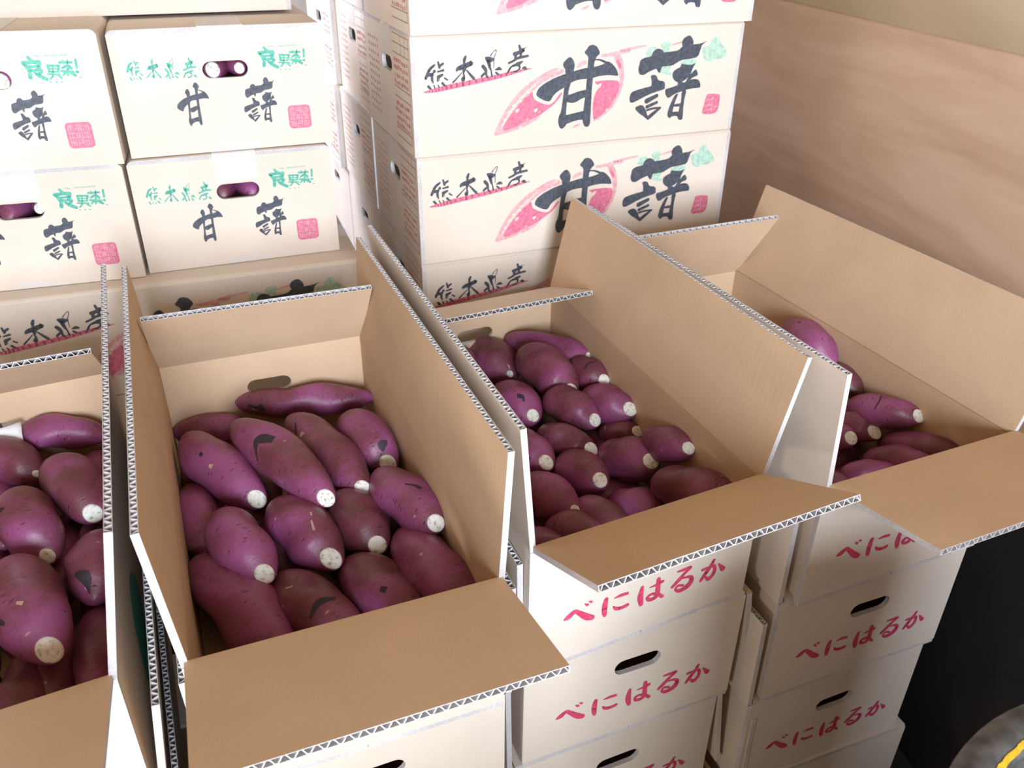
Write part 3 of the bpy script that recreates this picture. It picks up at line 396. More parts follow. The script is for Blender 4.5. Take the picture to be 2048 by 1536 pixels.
def place_flap(parent, side, ang, q=0.0, fluted=True, lift=0.0, out=0.0, bend=0.0):
    a = math.radians(ang); s, c = math.sin(a), math.cos(a); S = skew(q); g = 0.003
    if side in 'fb':
        bm = flap_bm(CW - 2 * g, FD, fluted)
        sg = -1 if side == 'f' else 1
        o = Vector((g, 0 if side == 'f' else CL, CH + lift)); ex = Vector((1, 0, 0))
        d = Vector((0, sg * s, c)); n = Vector((0, -sg * c, s))
        o += Vector((0, sg * out, 0))
    else:
        bm = flap_bm(CL, FD, fluted)
        sg = -1 if side == 'l' else 1
        o = Vector((0 if side == 'l' else CW, 0, CH + lift)); ex = Vector((0, 1, 0))
        d = Vector((sg * s, 0, c)); n = Vector((-sg * c, 0, s))
        o += Vector((sg * out, 0, 0))
    for v in bm.verts:
        x, y, z = v.co
        k = 0.0
        v.co = S(o + ex * x + d * y + n * (z + k))
    return mesh_obj('flap', bm, ['outer', 'inner', 'edge', 'flute'], parent)
ident = lambda x, y: (x, y)
INKS = {'kan': 'ink_black', 'sho': 'ink_black', 'kuma': 'ink_black', 'hon': 'ink_black', 'ken': 'ink_black', 'san': 'ink_black',
        'pot_light': 'ink_pale_pink', 'pot_dark': 'ink_pink', 'pot_speck': 'ink_cream', 'leaf': 'ink_pale_green', 'vine': 'ink_pale_pink',
        'seal': 'ink_pink', 'seal_in': 'ink_pale_pink', 'uline': 'ink_pink', 'hand': 'ink_marker'}
def marks(name, parent, keys, place, zs=1.0):
    """one printed mark made of several inks"""
    bm = bmesh.new(); mats = []
    for i, (key, xf, ink_name, off) in enumerate(keys):
        ink_name = ink_name or INKS[key]
        if ink_name not in mats: mats.append(ink_name)
        ink_mesh(bm, key, (lambda x, y, xf=xf: (xf(x, y)[0], xf(x, y)[1] * zs)), place, off, mats.index(ink_name))
    return mesh_obj(name, bm, mats, parent, fix=False)
def long_print(parent, zs=1.0, q=0.0):
    """carton's long side: on local +X face, reading along +Y"""
    pl = lambda x, z, o: Vector((CW + o, x, z))
    marks('lettering', parent, [('kan', ident, None, .0007)], pl, zs)
    marks('lettering', parent, [('sho', ident, None, .0007)], pl, zs)
    marks('lettering', parent, [('uline', ident, None, .0003)] + [(k, ident, None, .0006) for k in ('kuma', 'hon', 'ken', 'san')], pl, zs)
    marks('sweet_potato_emblem', parent, [('pot_light', ident, None, .0002), ('pot_dark', ident, None, .00035), ('pot_speck', ident, None, .0005), ('vine', ident, None, .0002)], pl, zs)
    marks('leaf_emblem', parent, [('leaf', ident, None, .0003)], pl, zs)
    marks('seal_stamp', parent, [('seal', ident, None, .0003), ('seal_in', ident, None, .0005)], pl, zs)
def fit(src, dst):
    (a, b, c, d), (e, f, g, h) = src, dst
    return lambda x, y: (e + (x - a) / (b - a) * (f - e), g + (y - c) / (d - c) * (h - g))
def end_print(parent, zs=1.0):
    pl = lambda x, z, o: Vector((x, -o, z))
    k1 = fit((.2226, .3831, .0239, .1630), (.0834, .1350, .0425, .1105))
    k2 = fit((.4089, .5609, .0244, .1700), (.1869, .2422, .0405, .1125))
    marks('lettering', parent, [('kan', k1, None, .0004)], pl, zs)
    marks('lettering', parent, [('sho', k2, None, .0004)], pl, zs)
    kk = fit((.0236, .2060, .1091, .1669), (.0205, .1225, .1205, .1625))
    flat = lambda x, y: (kk(x, y)[0], kk(x, y - (x - .02) * .13)[1])
    marks('lettering', parent, [(k, flat, 'ink_green', .0004) for k in ('kuma', 'hon', 'ken', 'san')], pl, zs)
    marks('shop_logo', parent, [(k, ident, 'ink_green', .0004) for k in ('ryo', 'ka', 'sai', 'excl', 'fine')], pl, zs)
    bm = bmesh.new()
    x0, z0, s = .2575, .0275, .0375
    r = .006; pts = []
    for cx, cz, a0 in ((s - r, r, -90), (s - r, s - r, 0), (r, s - r, 90), (r, r, 180)):
        for k in range(5):
            a = math.radians(a0 + 22.5 * k); pts.append((x0 + cx + r * math.cos(a), z0 + cz + r * math.sin(a)))
    bm.faces.new([bm.verts.new(pl(a, b * zs, .0003)) for a, b in pts])
    rnd = random.Random(3)
    for cx in range(3):
        for cz in range(3):
            bx0 = x0 + .0035 + cx * .0106; bz0 = z0 + .0035 + cz * .0106
            segs = [((.0, .001), (.0085, .001)), ((.0, .0045), (.0085, .0045)), ((.0, .008), (.0085, .008)),
                    ((.001, .0), (.001, .009)), ((.0045, .0), (.0045, .009)), ((.008, .0), (.008, .009))]
            for (xa, za), (xb, zb) in rnd.sample(segs, 4):
                for poly in ribbon_polys([(bx0 + xa, bz0 + za, .00055), (bx0 + xb, bz0 + zb, .00055)])[:1]:
                    bm.faces.new([bm.verts.new(pl(a, b * zs, .0005)) for a, b in poly]).material_index = 1
    mesh_obj('seal_stamp', bm, ['ink_pink', 'ink_pale_pink'], parent, fix=False)
def table_print(parent, zs=1.0):
    """ruled packing table on the end away from the logo (local y = 0 face, mirrored along x)"""
    bm = bmesh.new(); pl = lambda x, z, o: Vector((CW - x, -o, z * zs))
    rnd = random.Random(11)
    def bar(x0, z0, x1, z1, hw, mi):
        for poly in ribbon_polys([(x0, z0, hw), (x1, z1, hw)])[:1]:
            bm.faces.new([bm.verts.new(pl(a, b, .0004)) for a, b in poly]).material_index = mi
    for z in (.182, .168, .152, .098, .082, .03, .016): bar(.010, z, .115, z, .0006, 0)
    for x in (.012, .035, .06): bar(x, .152, x, .182, .0006, 0)
    bar(.012, .016, .012, .182, .0006, 0)
    for zc in (.125, .055):
        for i in range(7):
            x = .022 + i * .013
            for j in range(4):
                bar(x, zc - .02 + j * .012, x + rnd.uniform(.004, .010), zc - .02 + j * .012 + rnd.uniform(-.003, .003), .0028, 1)
    for i in range(5):
        x = .225 + i * .017
        for j in range(11): bar(x, .03 + j * .0125, x + .006, .03 + j * .0125 + rnd.uniform(-.002, .002), .0024, 1)
    mesh_obj('packing_table', bm, ['ink_grey', 'ink_red'], parent, fix=False)
def handwriting(parent, q=0.0):
    S = skew(q)
    marks('handwriting', parent, [('hand', ident, None, .0006)], lambda x, z, o: S((x, 0, z)) + Vector((0, -o, 0)))
def bottom_flaps(parent, q=0.0, drop=(0.0, 0.0012)):
    S = skew(q); out = []
    for i, x0 in enumerate((0.001, CW / 2 + 0.0005)):
        bm = bmesh.new()
        slab(bm, (x0, 0.0005, -CT), Vector((1, 0, 0)), Vector((0, 1, 0)), Vector((0, 0, 1)), CW / 2 - 0.0015, CL - .001, CT - .0001)
        for v in bm.verts: v.co = S(v.co)
        mesh_obj('flap', bm, ['outer', 'inner', 'edge'], parent)
def top_flaps(parent, h):
    """closed lid: two long flaps meeting along the middle, rounded where they fold over the side"""
    for i in (0, 1):
        bm = bmesh.new(); r = .010
        prof = [(r * (1 - math.cos(a)), h - r + r * math.sin(a)) for a in (0, .4, .8, 1.2, math.pi / 2)]
        prof = prof + [(CW / 2 - .0006, h + .0006), (CW / 2 - .0006, h - r)] + [(0, h - r)]
        sec = []
        for y in (.0004, CL - .0004):
            sec.append([bm.verts.new((x if i == 0 else CW - x, y, z)) for x, z in prof[:-1]])
        n = len(sec[0])
        for k in range(n):
            f = bm.faces.new((sec[0][k], sec[0][(k + 1) % n], sec[1][(k + 1) % n], sec[1][k]))
        for s in sec:
            bm.faces.new(s).material_index = 1
        mesh_obj('flap', bm, ['outer', 'edge'], parent)
def tape_strip(parent, h, x0=.1335, wd=.070, hang=.048):
    bm = bmesh.new()
    e = .0009
    prof = [(-e, h - hang), (-e, h - .004), (.001, h + .0015), (.03, h + .0015), (CL - .03, h + .0015), (CL - .001, h + .0015), (CL + e, h - .004), (CL + e, h - hang)]
    rows = [(bm.verts.new((x0, y, z)), bm.verts.new((x0 + wd, y, z + (.0025 if z < h - .01 else 0)))) for y, z in prof]
    for a, b in zip(rows, rows[1:]): bm.faces.new((a[0], a[1], b[1], b[0]))
    mesh_obj('tape', bm, ['tape'], parent)
def bottom_tape(parent, x0=.1335, wd=.07):
    bm = bmesh.new(); e = .0009
    vs = [bm.verts.new(p) for p in ((x0, -e, .012), (x0 + wd, -e, .010), (x0 + wd, -e, .0006), (x0, -e, .0006))]
    bm.faces.new(vs); mesh_obj('tape', bm, ['tape'], parent)
def closed_carton(mat, h, label, group, face):
    root = empty('closed_carton', mat, label, 'cardboard box', group)
    bm = body_bm(h - CT, 0, hz=.1275 * h / CH)
    for v in bm.verts: pass
    mesh_obj('body', bm, ['outer', 'inner', 'edge'], root)
    top_flaps(root, h - .0008)
    zs = h / CH
    if face == 'end': end_print(root, zs); bottom_tape(root)
    if face in ('long', 'long_side'):
        long_print(root, zs)
    if face in ('long_side', 'side'): table_print(root, zs)
    tape_strip(root, h - .0008)
    return root

GH = .1985
stackg = 'closed cartons in the tall rear stack'
def tall(x, y, zt, th, h, label, face='long_side', group=stackg):
    return closed_carton(turned(x, y, zt - h, th), h, label, group, face)
tall(-.1666, 1.4257, .0057, .3756, .2035, 'topmost carton of the tall rear stack, mostly above the photo, bottom edge showing')
tall(-.1707, 1.4464, -.1983, .3808, .1982, 'carton in tall rear stack with fully visible black lettering over pink sweet potato emblem')
tall(-.1692, 1.4532, -.3970, .3751, .1985, 'carton in tall rear stack whose pink emblem is partly covered by a raised flap')
tall(-.1690, 1.4560, -.5960, .3751, .1985, 'carton in tall rear stack showing only black lettering above the centre-right open carton')
hid = 'closed sweet potato carton hidden low in a rear stack'
for k in range(1, 4): tall(-.1690, 1.456, -.5960 - .199 * k, .3751, .1985, hid, 'none', 'hidden cartons low in the rear stacks')
ey = Vector((-math.sin(.376), math.cos(.376), 0))
for j, nm in ((1, 'second'), (2, 'third')):
    for k, (zt, h, wh) in enumerate(((.0057, .2035, 'top tier'), (-.1983, .1982, 'tier level with the fully visible lettered carton'), (-.397, .1985, 'tier level with the half covered emblem carton'))):
        dx = (-.006, .004, -.003)[k] - (.012 if j == 2 else 0)
        o = Vector((-.169, 1.456, 0)) + ey * (CW + .006) * j + Vector((math.cos(.376), math.sin(.376), 0)) * dx
        tall(o.x, o.y, zt, .376, h, nm + ' carton back along the tall stack\'s side, ' + wh, 'side')
    for k in range(4):
        o = Vector((-.169, 1.458, 0)) + ey * (CW + .006) * j
        tall(o.x, o.y, -.5960 - .199 * k, .376, .1985, hid, 'none', 'hidden cartons low in the rear stacks')
# left rear stack
tall(-.9863, 1.362, -.1807 + .1985, .381, .1985, 'carton across the top of left rear stack, only blank lower strip in view', 'none', 'closed cartons in the left rear stack')
ends = [((-.6238, 1.3676, -.3812, .3826), .1950, 'upper right end-on carton of left rear stack, two white tips in handle hole'),
        ((-.6295, 1.3545, -.5767, .3792), .1945, 'lower right end-on carton of left rear stack, two purple roots in handle hole'),
        ((-.9364, 1.2343, -.3798, .3081), .2005, 'upper left end-on carton of left rear stack, cut off by the photo edge'),
        ((-.9456, 1.2413, -.5767, .3096), .1960, 'lower left end-on carton of left rear stack, one white tip in handle hole')]
end_frames = []
for (x, y, zb, th), h, lb in ends:
    m = frame(x, y, zb, th); end_frames.append((m, h))
    closed_carton(m, h, lb, 'closed cartons in the left rear stack', 'end')
tall(-.8763, 1.2114, -.5772, .354, .1985, 'long-side carton under the end-on cartons, half hidden behind the open cartons', 'long', 'closed cartons in the left rear stack')
for k in range(1, 4): tall(-.8763, 1.2114, -.5772 - .199 * k, .354, .1985, hid, 'none', 'hidden cartons low in the rear stacks')
def pallet(x, y, th, wx, wy, h, label):
    root = empty('pallet', Matrix.Translation((x, y, 0)) @ Matrix.Rotation(th, 4, 'Z'), label, 'pallet')
    for k in range(5):
        bm = bmesh.new(); slab(bm, (0, k * (wy - .09) / 4, h - .014), Vector((1, 0, 0)), Vector((0, 1, 0)), Vector((0, 0, 1)), wx, .09, .0135, (0, 0, 0))
        mesh_obj('deck_board', bm, ['pallet'], root)
    for k in range(3):
        bm = bmesh.new(); slab(bm, (k * (wx - .05) / 2, 0, 0), Vector((1, 0, 0)), Vector((0, 1, 0)), Vector((0, 0, 1)), .05, wy, h - .014, (0, 0, 0))
        mesh_obj('bearer', bm, ['pallet'], root)
pallet(-.185, 1.44, .376, .68, 1.06, .0425, 'low wooden pallet under the tall rear stack')
pallet(-.885, 1.20, .354, .68, .40, .0610, 'low wooden pallet under the left rear stack')

# ------------------------------------------------------------------ front stacks, open cartons on top
LB = {'L': 'leftmost', 'B': 'centre-left', 'C': 'centre-right', 'D': 'rightmost'}
OPEN = {  # x, y, z of the rim, angle, skew, flap angles
    'L': (-.6592, .3888, -.6354, .4070, .0556, {'f': 74, 'b': -52.9, 'r': 10.7, 'l': 12}, 'open carton of sweet potatoes cut off by the left edge of the photo'),
    'B': (-.3116, .5547, -.6420, .3962, -.0141, {'f': 77.6, 'b': -39.1, 'r': 3.3, 'l': 4.0}, 'large centre-left open carton of sweet potatoes with its front flap folded out'),
    'C': (.0224, .7117, -.6327, .3913, .0622, {'f': 63.3, 'b': -70.0, 'r': 12.8, 'l': 5.2}, 'centre-right open carton of sweet potatoes, back flap folded inward, above pink handwriting'),
    'D': (.3917, .8393, -.6382, .4073, .0023, {'f': 79.9, 'b': -33.8, 'r': 16.2, 'l': 3.9}, 'rightmost open carton of sweet potatoes, beside the plywood wall')}
for k, (x, y, zt, th, q, fl, lb) in OPEN.items():
    zb = zt - CH
    root = empty('open_carton', frame(x, y, zb, th), lb, 'cardboard box', 'open cartons on the front stacks')
    mesh_obj('body', body_bm(CH, q), ['outer', 'inner', 'edge'], root)
    for s, a in fl.items(): place_flap(root, s, a, q, bend={'f': -.004, 'b': .003}.get(s, .0015))
    bottom_flaps(root, q)
    handwriting(root, q)
    if k == 'L':
        bm = bmesh.new()
        for poly in ([(.150, .004), (.168, .075), (.19, .10), (.25, .11), (.30, .06), (.26, .01)],):
            p = chaikin(poly); bm.faces.new([bm.verts.new(skew(q)((CW, a, b)) + Vector((.0006, 0, 0))) for a, b in p])
        mesh_obj('leaf_emblem', bm, ['ink_green'], root, fix=False)
LOWER = {'L': ((-.6592, .3888, .407), ('o',)), 'B': ((-.309, .562, .394), ('l', 'r')), 'C': ((.0194, .7276, .393), ('l', 'R')), 'D': ((.3722, .8422, .3766), ('l',))}
words = ('second', 'third', 'bottom')
for k, ((x, y, th), raised) in LOWER.items():
    zb0 = OPEN[k][2] - CH; step = (zb0 + ZO) / 3
    for i in range(3):
        j = (0.0, -.012, .006)[i]
        if i: xx, yy, tt = x + j, y + j * .3, th + (-.012, .01, -.008)[i]
        else: xx, yy, tt = x, y, th
        zb = zb0 - step * (i + 1) + CT
        what = {0: 'carton directly under the %s open carton', 1: 'third carton down under the %s open carton', 2: 'bottom carton on the floor under the %s open carton'}[i] % LB[k]
        extra = {'C': ', pink handwriting on its end', 'D': ', shaded pink handwriting on its end'}.get(k, '')
        root = empty('stacked_carton', frame(xx, yy, zb if i < 2 else .0058 - ZO, tt), what + extra, 'cardboard box', 'cartons stacked under the open ones')
        mesh_obj('body', body_bm(CH, 0), ['outer', 'inner', 'edge'], root)
        bottom_flaps(root)
        for s in 'fb': place_flap(root, s, -90, 0, False, lift=CT)
        for s in raised:
            if s == 'R': place_flap(root, 'r', 173, 0, True, lift=.001, out=.003)
            elif s == 'o': place_flap(root, 'r', 7.0, 0, True, out=CT + .0025)
            else: place_flap(root, s, 1.2, 0, True, out=CT + .0015)
        handwriting(root)

# ------------------------------------------------------------------ sweet potatoes
def profile(t, cut, tail, lump):
    if t < .5: r = (1 - ((.5 - t) / .5) ** tail) ** .62
    else: r = cut + (1 - cut) * (1 - ((t - .5) / .5) ** 2.5) ** .75
    return r
class Potato:
    def __init__(s, tail, tip, R, seed, bend=0.0, cut=.27, blunt=2.6, low=-9):
        s.rnd = random.Random(seed); s.R = R; s.cut = cut; s.blunt = blunt
        s.a = Vector(tail); s.b = Vector(tip); d = s.b - s.a
        if d.length < R * 3.4:                       # end-on roots run back and down into the pile
            back = Vector((s.a.x * .7, s.a.y, s.a.z * .9)).normalized(); n = 0
            while (s.b - s.a).length < R * 3.4 and s.a.z > low + R * .55 and n < 60:
                s.a = s.a + back * .003; n += 1
        d = s.b - s.a; s.L = d.length; s.d = d.normalized()
        up = Vector((0, -.5, .86)); s.u = (up - s.d * up.dot(s.d)).normalized(); s.v = s.d.cross(s.u)
        s.bend = bend; s.k = [(s.rnd.uniform(.02, .055), s.rnd.randint(1, 3), s.rnd.uniform(2, 7), s.rnd.uniform(0, 6.28)) for _ in range(5)]
        s.bd = s.rnd.uniform(0, 6.28)
        m = Vector((0, -.62, .78)); s.m = (m - s.d * m.dot(s.d)) * s.rnd.uniform(.55, .95)
    def at(s, t, ph, lift=0.0):
        r = profile(min(max(t, 0), 1), s.cut, s.blunt, 0) * s.R
        f = 1.0
        for amp, m, n, p in s.k: f += amp * math.sin(m * ph + n * t * 2 + p) * math.sin(math.pi * min(max(t, 0), 1))
        r = r * f + lift
        off = math.sin(math.pi * t) * s.bend * s.R
        if t > .8:
            q = min((t - .8) / .2, 1.0) ** 2
            rad = s.u * math.cos(ph) + s.v * math.sin(ph)
            sh = -r * rad.dot(s.m) * q
        else: sh = 0.0
        c = s.a + s.d * (s.L * t + sh) + (s.u * math.cos(s.bd) + s.v * math.sin(s.bd)) * off
        return c + (s.u * math.cos(ph) + s.v * math.sin(ph)) * r
    def build(s, label, group=None, tip=True, scars=(), name='sweet_potato'):
        bm = bmesh.new(); NR, NS = 34, 30
        mid = (s.a + s.b) / 2
        rot = Matrix((s.u, s.v, s.d)).transposed()
        inv = rot.inverted()
        loc = lambda p: inv @ (p - mid)
        ts = [0.5 - 0.5 * math.cos(math.pi * (i + .35) / (NR - .3)) for i in range(NR)]
        ts[-1] = 1.0
        rings = [[bm.verts.new(loc(s.at(t, 2 * math.pi * k / NS))) for k in range(NS)] for t in ts]
        for r0, r1 in zip(rings, rings[1:]):
            for k in range(NS): bm.faces.new((r0[k], r0[(k + 1) % NS], r1[(k + 1) % NS], r1[k]))
        bm.faces.new(rings[0][::-1])
        bm.faces.new(rings[-1])
        o = mesh_obj(name, bm, ['skin'], None, True)
        m = rot.to_4x4(); m.translation = mid + Vector((0, 0, ZO)); o.matrix_world = m
        o['label'] = label; o['category'] = 'sweet potato'
        if group: o['group'] = group
        if tip:
            bm = bmesh.new(); c0 = (s.at(1, 0) + s.at(1, math.pi)) / 2; rr = []
            for q, h in ((1.04, -.0015), (1.03, .0004), (.85, .0012), (.45, .0017)):
                rr.append([bm.verts.new(loc(c0 + (s.at(1, 2 * math.pi * k / 20) - c0) * q + (s.d + s.m).normalized() * (h + s.rnd.uniform(-.0002, .0002)))) for k in range(20)])
            for r0, r1 in zip(rr, rr[1:]):
                for k in range(20): bm.faces.new((r0[k], r0[(k + 1) % 20], r1[(k + 1) % 20], r1[k]))
            bm.faces.new(rr[-1]); 
            cut = mesh_obj('cut_end', bm, ['cut'], o, True); cut['label'] = 'white cut end'
        for kind, line in scars:
            bm = bmesh.new(); q = smooth_line(line, 5); rows = []
            for i, (t, ph, hw) in enumerate(q):
                t0, p0, _ = q[max(i - 1, 0)]; t1, p1, _ = q[min(i + 1, len(q) - 1)]
                dt, dp = (t1 - t0) * s.L, (p1 - p0) * s.R; l = math.hypot(dt, dp) or 1e-9
                nt, npp = -dp / l * hw / s.L, dt / l * hw / s.R
                rows.append([bm.verts.new(loc(s.at(t + nt * k, ph + npp * k, .0004))) for k in (1, .5, 0, -.5, -1)])
            for a, b in zip(rows, rows[1:]):
                for k in range(4): bm.faces.new((a[k], a[k + 1], b[k + 1], b[k]))
            sc = mesh_obj('scar' if kind == 'scar' else 'graze', bm, [kind], o, True)
            sc['label'] = 'dark scar' if kind == 'scar' else 'pale scratch'
        return o
def scar(*p): return ('scar', p)
def graze(*p): return ('graze', p)
EXTRA = {
 'b1': dict(bend=.18, bd=2.9, tip=False, cut=.45, blunt=3.2, scars=[scar((.10, .7, .002), (.16, .9, .004), (.21, .8, .008)), graze((.13, 1.0, .002), (.17, 1.05, .0015))]),
 'b2': dict(tip=False, cut=.5), 'b3': dict(scars=[scar((.50, .1, .002), (.53, .15, .0025)), graze((.62, .25, .002), (.65, .22, .004))]),
 'b4': dict(scars=[scar((.52, .85, .001), (.46, .55, .0025), (.42, .25, .006), (.44, 0, .009), (.50, -.25, .006))]),
 'b5': dict(scars=[scar((.22, .2, .001), (.27, .5, .0022), (.33, .8, .0012)), graze((.34, .45, .004), (.38, .42, .004))], bend=.2),
 'b6': dict(scars=[scar((.90, -.7, .003), (.93, -.3, .008), (.97, -.1, .004))]),
 'b7': dict(scars=[scar((.60, -.2, .0012), (.66, -.45, .002), (.72, -.6, .004))]),
 'b9': dict(scars=[graze((.70, -.35, .0012), (.80, -.2, .002)), graze((.62, -.5, .001), (.66, -.45, .0014))]),
 'b11': dict(tip=False), 'b12': dict(tip=False, scars=[scar((.62, .3, .0015), (.60, -.2, .004), (.64, -.7, .0015)), graze((.30, .1, .0015), (.34, -.1, .003))]),
 'b13': dict(tip=False, scars=[scar((.62, .1, .003), (.66, .0, .004))]), 'b14': dict(tip=False, scars=[graze((.5, .1, .0015), (.52, .05, .003))]), 'b15': dict(tip=False),
 'c1': dict(bend=.4, cut=.16), 'c2': dict(tip=False), 'c3': dict(cut=.13, scars=[graze((.97, -.3, .001), (.99, -.5, .0015))]), 'c4': dict(cut=.24),
 'c5': dict(cut=.34, scars=[scar((.72, .5, .001), (.70, .1, .0016), (.74, -.4, .001))]), 'c6': dict(cut=.26, scars=[scar((.80, .1, .004), (.86, -.1, .004), (.92, 0, .002))]),
 'c8': dict(cut=.33), 'c9': dict(cut=.40), 'c10': dict(cut=.42), 'c11': dict(cut=.32), 'c15': dict(tip=False), 'c18': dict(tip=False), 'c19': dict(tip=False), 'c20': dict(tip=False), 'c21': dict(tip=False),
 'c16': dict(cut=.2, scars=[scar((.35, .3, .002), (.38, .1, .004))]),
 'd1': dict(tip=False, scars=[scar((.4, .0, .001), (.42, .1, .002))]), 'd2': dict(tip=False), 'd3': dict(cut=.36, scars=[scar((.52, -.6, .0008), (.55, 0, .0012), (.53, .6, .0008))]), 'd4': dict(cut=.40), 'd5': dict(cut=.42),
 'd6': dict(tip=False), 'd7': dict(tip=False), 'd8': dict(tip=False), 'd9': dict(tip=False),
 'l1': dict(bend=.3, tip=False), 'l2': dict(cut=.15), 'l3': dict(bend=.25), 'l4': dict(cut=.22, scars=[scar((.42, .3, .002), (.47, .25, .004))]),
 'l5': dict(cut=.3, tip=False, scars=[scar((.80, .5, .002), (.86, .25, .008), (.92, 0, .012), (.95, -.3, .004)), graze((.97, .4, .0008), (.985, 0, .0012))]),
 'l6': dict(scars=[scar((.55, .9, .002), (.66, .75, .005), (.78, .5, .002)), graze((.72, -.1, .002), (.75, -.25, .003))]), 'l7': dict(tip=False), 'l8': dict(tip=False), 'l9': dict(tip=False)}
POTLAB = {
 'b1': 'curved bright purple root lying crosswise along the back wall of the centre-left carton',
 'b2': 'root half hidden in the back left corner of the centre-left carton',
 'b3': 'fat bluish purple root against the left side, top layer of the centre-left carton',
 'b4': 'long root with a moustache-shaped dark scar in the centre-left carton',
 'b5': 'pale purple root with a thin dark crease, right of the scarred root, centre-left carton',
 'b6': 'root with a blackened tip near the back right of the centre-left carton',
 'b7': 'root against the right side wall with short dark scratch, centre-left carton',
 'b8': 'plump root with yellowish cut tip, left of the middle row, centre-left carton',
 'b9': 'plump root with pale scratches and big white tip, mid centre-left carton',
 'b10': 'root with a wide white tip at the right of the middle row, centre-left carton',
 'b11': 'big dusky root in the front left corner of the centre-left carton',
 'b12': 'shaded brown root with a dark crease at the front of the centre-left carton',
 'b13': 'shaded brown root with one dark spot, third along the front of the centre-left carton',
 'b14': 'large shaded root in the front right corner of the centre-left carton',
 'b15': 'dark root deep in the gap along the left wall of the centre-left carton',
 'c1': 'glossy root at the very back of the centre-right carton, below the folded flap',
 'c2': 'small root just peeking out behind the left flap of the centre-right carton',
 'c3': 'round-ended root with a tiny white dot, back left of the centre-right carton',
 'c4': 'slanting root right of the round-ended one in the centre-right carton',
 'c5': 'short root with large cream tip beside the right wall, back of centre-right carton',
 'c6': 'root with black mark by its tip at the left of the centre-right carton',
 'c7': 'tapered root with oval white tip in the middle of the centre-right carton',
 'c8': 'blunt root with a bright round white tip, right side of the centre-right carton',
 'c9': 'slim brown root with round pale tip, centre of the centre-right carton',
 'c10': 'thin root lying sideways with pale tip below the blunt one, centre-right carton',
 'c11': 'root with grey-white tip touching the right wall of the centre-right carton',
 'c12': 'root with speckled bluish tip emerging beside the left flap, centre-right carton',
 'c13': 'egg-shaped root with small pale tip, left of the broad reddish one, centre-right carton',
 'c14': 'broad reddish root with tip pointing right in the centre-right carton',
 'c15': 'large shaded root in the right front of the centre-right carton, no tip showing',
 'c16': 'brown root with small dark-ringed tip at the left front of the centre-right carton',
 'c17': 'root end showing a ringed pale tip right beside the left flap edge, centre-right carton',
 'c18': 'dark root near the front wall below the broad reddish one, centre-right carton',
 'c19': 'dark root at the middle of the front wall in the centre-right carton',
 'c20': 'reddish shaded root just behind the front flap, left part of centre-right carton',
 'c21': 'root in the front left corner of the centre-right carton',
 'd1': 'pinkish root leaning on the right wall behind the raised flaps, rightmost carton',
 'd2': 'purple root end just clearing the left flap corner, rightmost carton',
 'd3': 'shiny purple root with a dark ring, pointing right in the rightmost carton',
 'd4': 'root with round cream tip below the shiny one, rightmost carton',
 'd5': 'root with cream tip closest to the left flap, rightmost carton',
 'd6': 'shaded root along the right wall low in the rightmost carton',
 'd7': 'shaded root left of the one by the wall, deep in the rightmost carton',
 'd8': 'dark root just behind the front flap of the rightmost carton',
 'd9': 'root in the front left corner of the rightmost carton',
 'l1': 'bright purple root lying crosswise at the back of the leftmost carton',
 'l2': 'purple root with a withered stem tip at the left edge of the leftmost carton',
 'l3': 'bent brownish root with clean round white tip in the leftmost carton',
 'l4': 'brown root with small pale tip left of the bent one, leftmost carton',
 'l5': 'round-ended root with a big black blotch in the leftmost carton',
 'l6': 'very fat purple root with dark streak at lower left of the leftmost carton',
 'l7': 'shaded root in the front right corner of the leftmost carton',
 'l8': 'shaded root at the front of the leftmost carton, below the very fat one',
 'l9': 'root cut off by the photo edge at the left of the leftmost carton'}
for i, (k, (a, b, r)) in enumerate(POTS.items()):
    e = dict(EXTRA.get(k, {})); box = LB[k[0].upper()]
    bend = e.pop('bend', .12); cut = e.pop('cut', .31); blunt = e.pop('blunt', 2.6); bd = e.pop('bd', None)
    if len(k) > 2 and k[1] == 'f':
        p = Potato(a, b, r, 100 + i, bend, .3, 3.0)
        p.build('sweet potato buried in the bottom layer of the %s open carton' % box, 'buried sweet potatoes in the %s carton' % box, False)
    else:
        p = Potato(a, b, r * {'b': .95, 'l': .95, 'c': 1.07, 'd': 1.08}[k[0]], 100 + i, bend, cut, blunt, OPEN[k[0].upper()][2] - CH + CT)
        if not e.get('tip', True): p.cut = .08
        if bd is not None: p.bd = bd
        p.build(POTLAB[k], 'sweet potatoes in the %s carton' % box, e.get('tip', True), e.get('scars', ()))
# roots seen through the handle holes of the end-on cartons
def peek(fi, x, z, r, tip, label, yo=.014):
    m, h = end_frames[fi]
    a = m @ Vector((x + .004, yo + .17, z * h / CH)); b = m @ Vector((x, yo, z * h / CH))
    a.z -= ZO; b.z -= ZO
    Potato(a, b, r, 900 + fi * 7 + int(x * 1000), .05, .36 if tip else .3, 2.6).build(label, 'sweet potatoes seen through handle holes', tip)
peek(0, .148, .126, .030, True, 'root with white tip at left in the upper right carton\'s handle hole')
peek(0, .190, .126, .022, True, 'smaller root with white tip at right in the upper right carton\'s handle hole')
peek(1, .140, .122, .031, False, 'purple root at left in the lower right carton\'s handle hole', .02)
peek(1, .190, .120, .028, False, 'purple root at right in the lower right carton\'s handle hole', .02)
peek(2, .184, .122, .034, True, 'root in the handle hole of the upper left end-on carton')
peek(3, .145, .124, .032, False, 'dark root at left in the lower left carton\'s handle hole')
peek(3, .193, .126, .021, True, 'root with bright white tip in the lower left carton\'s handle hole')

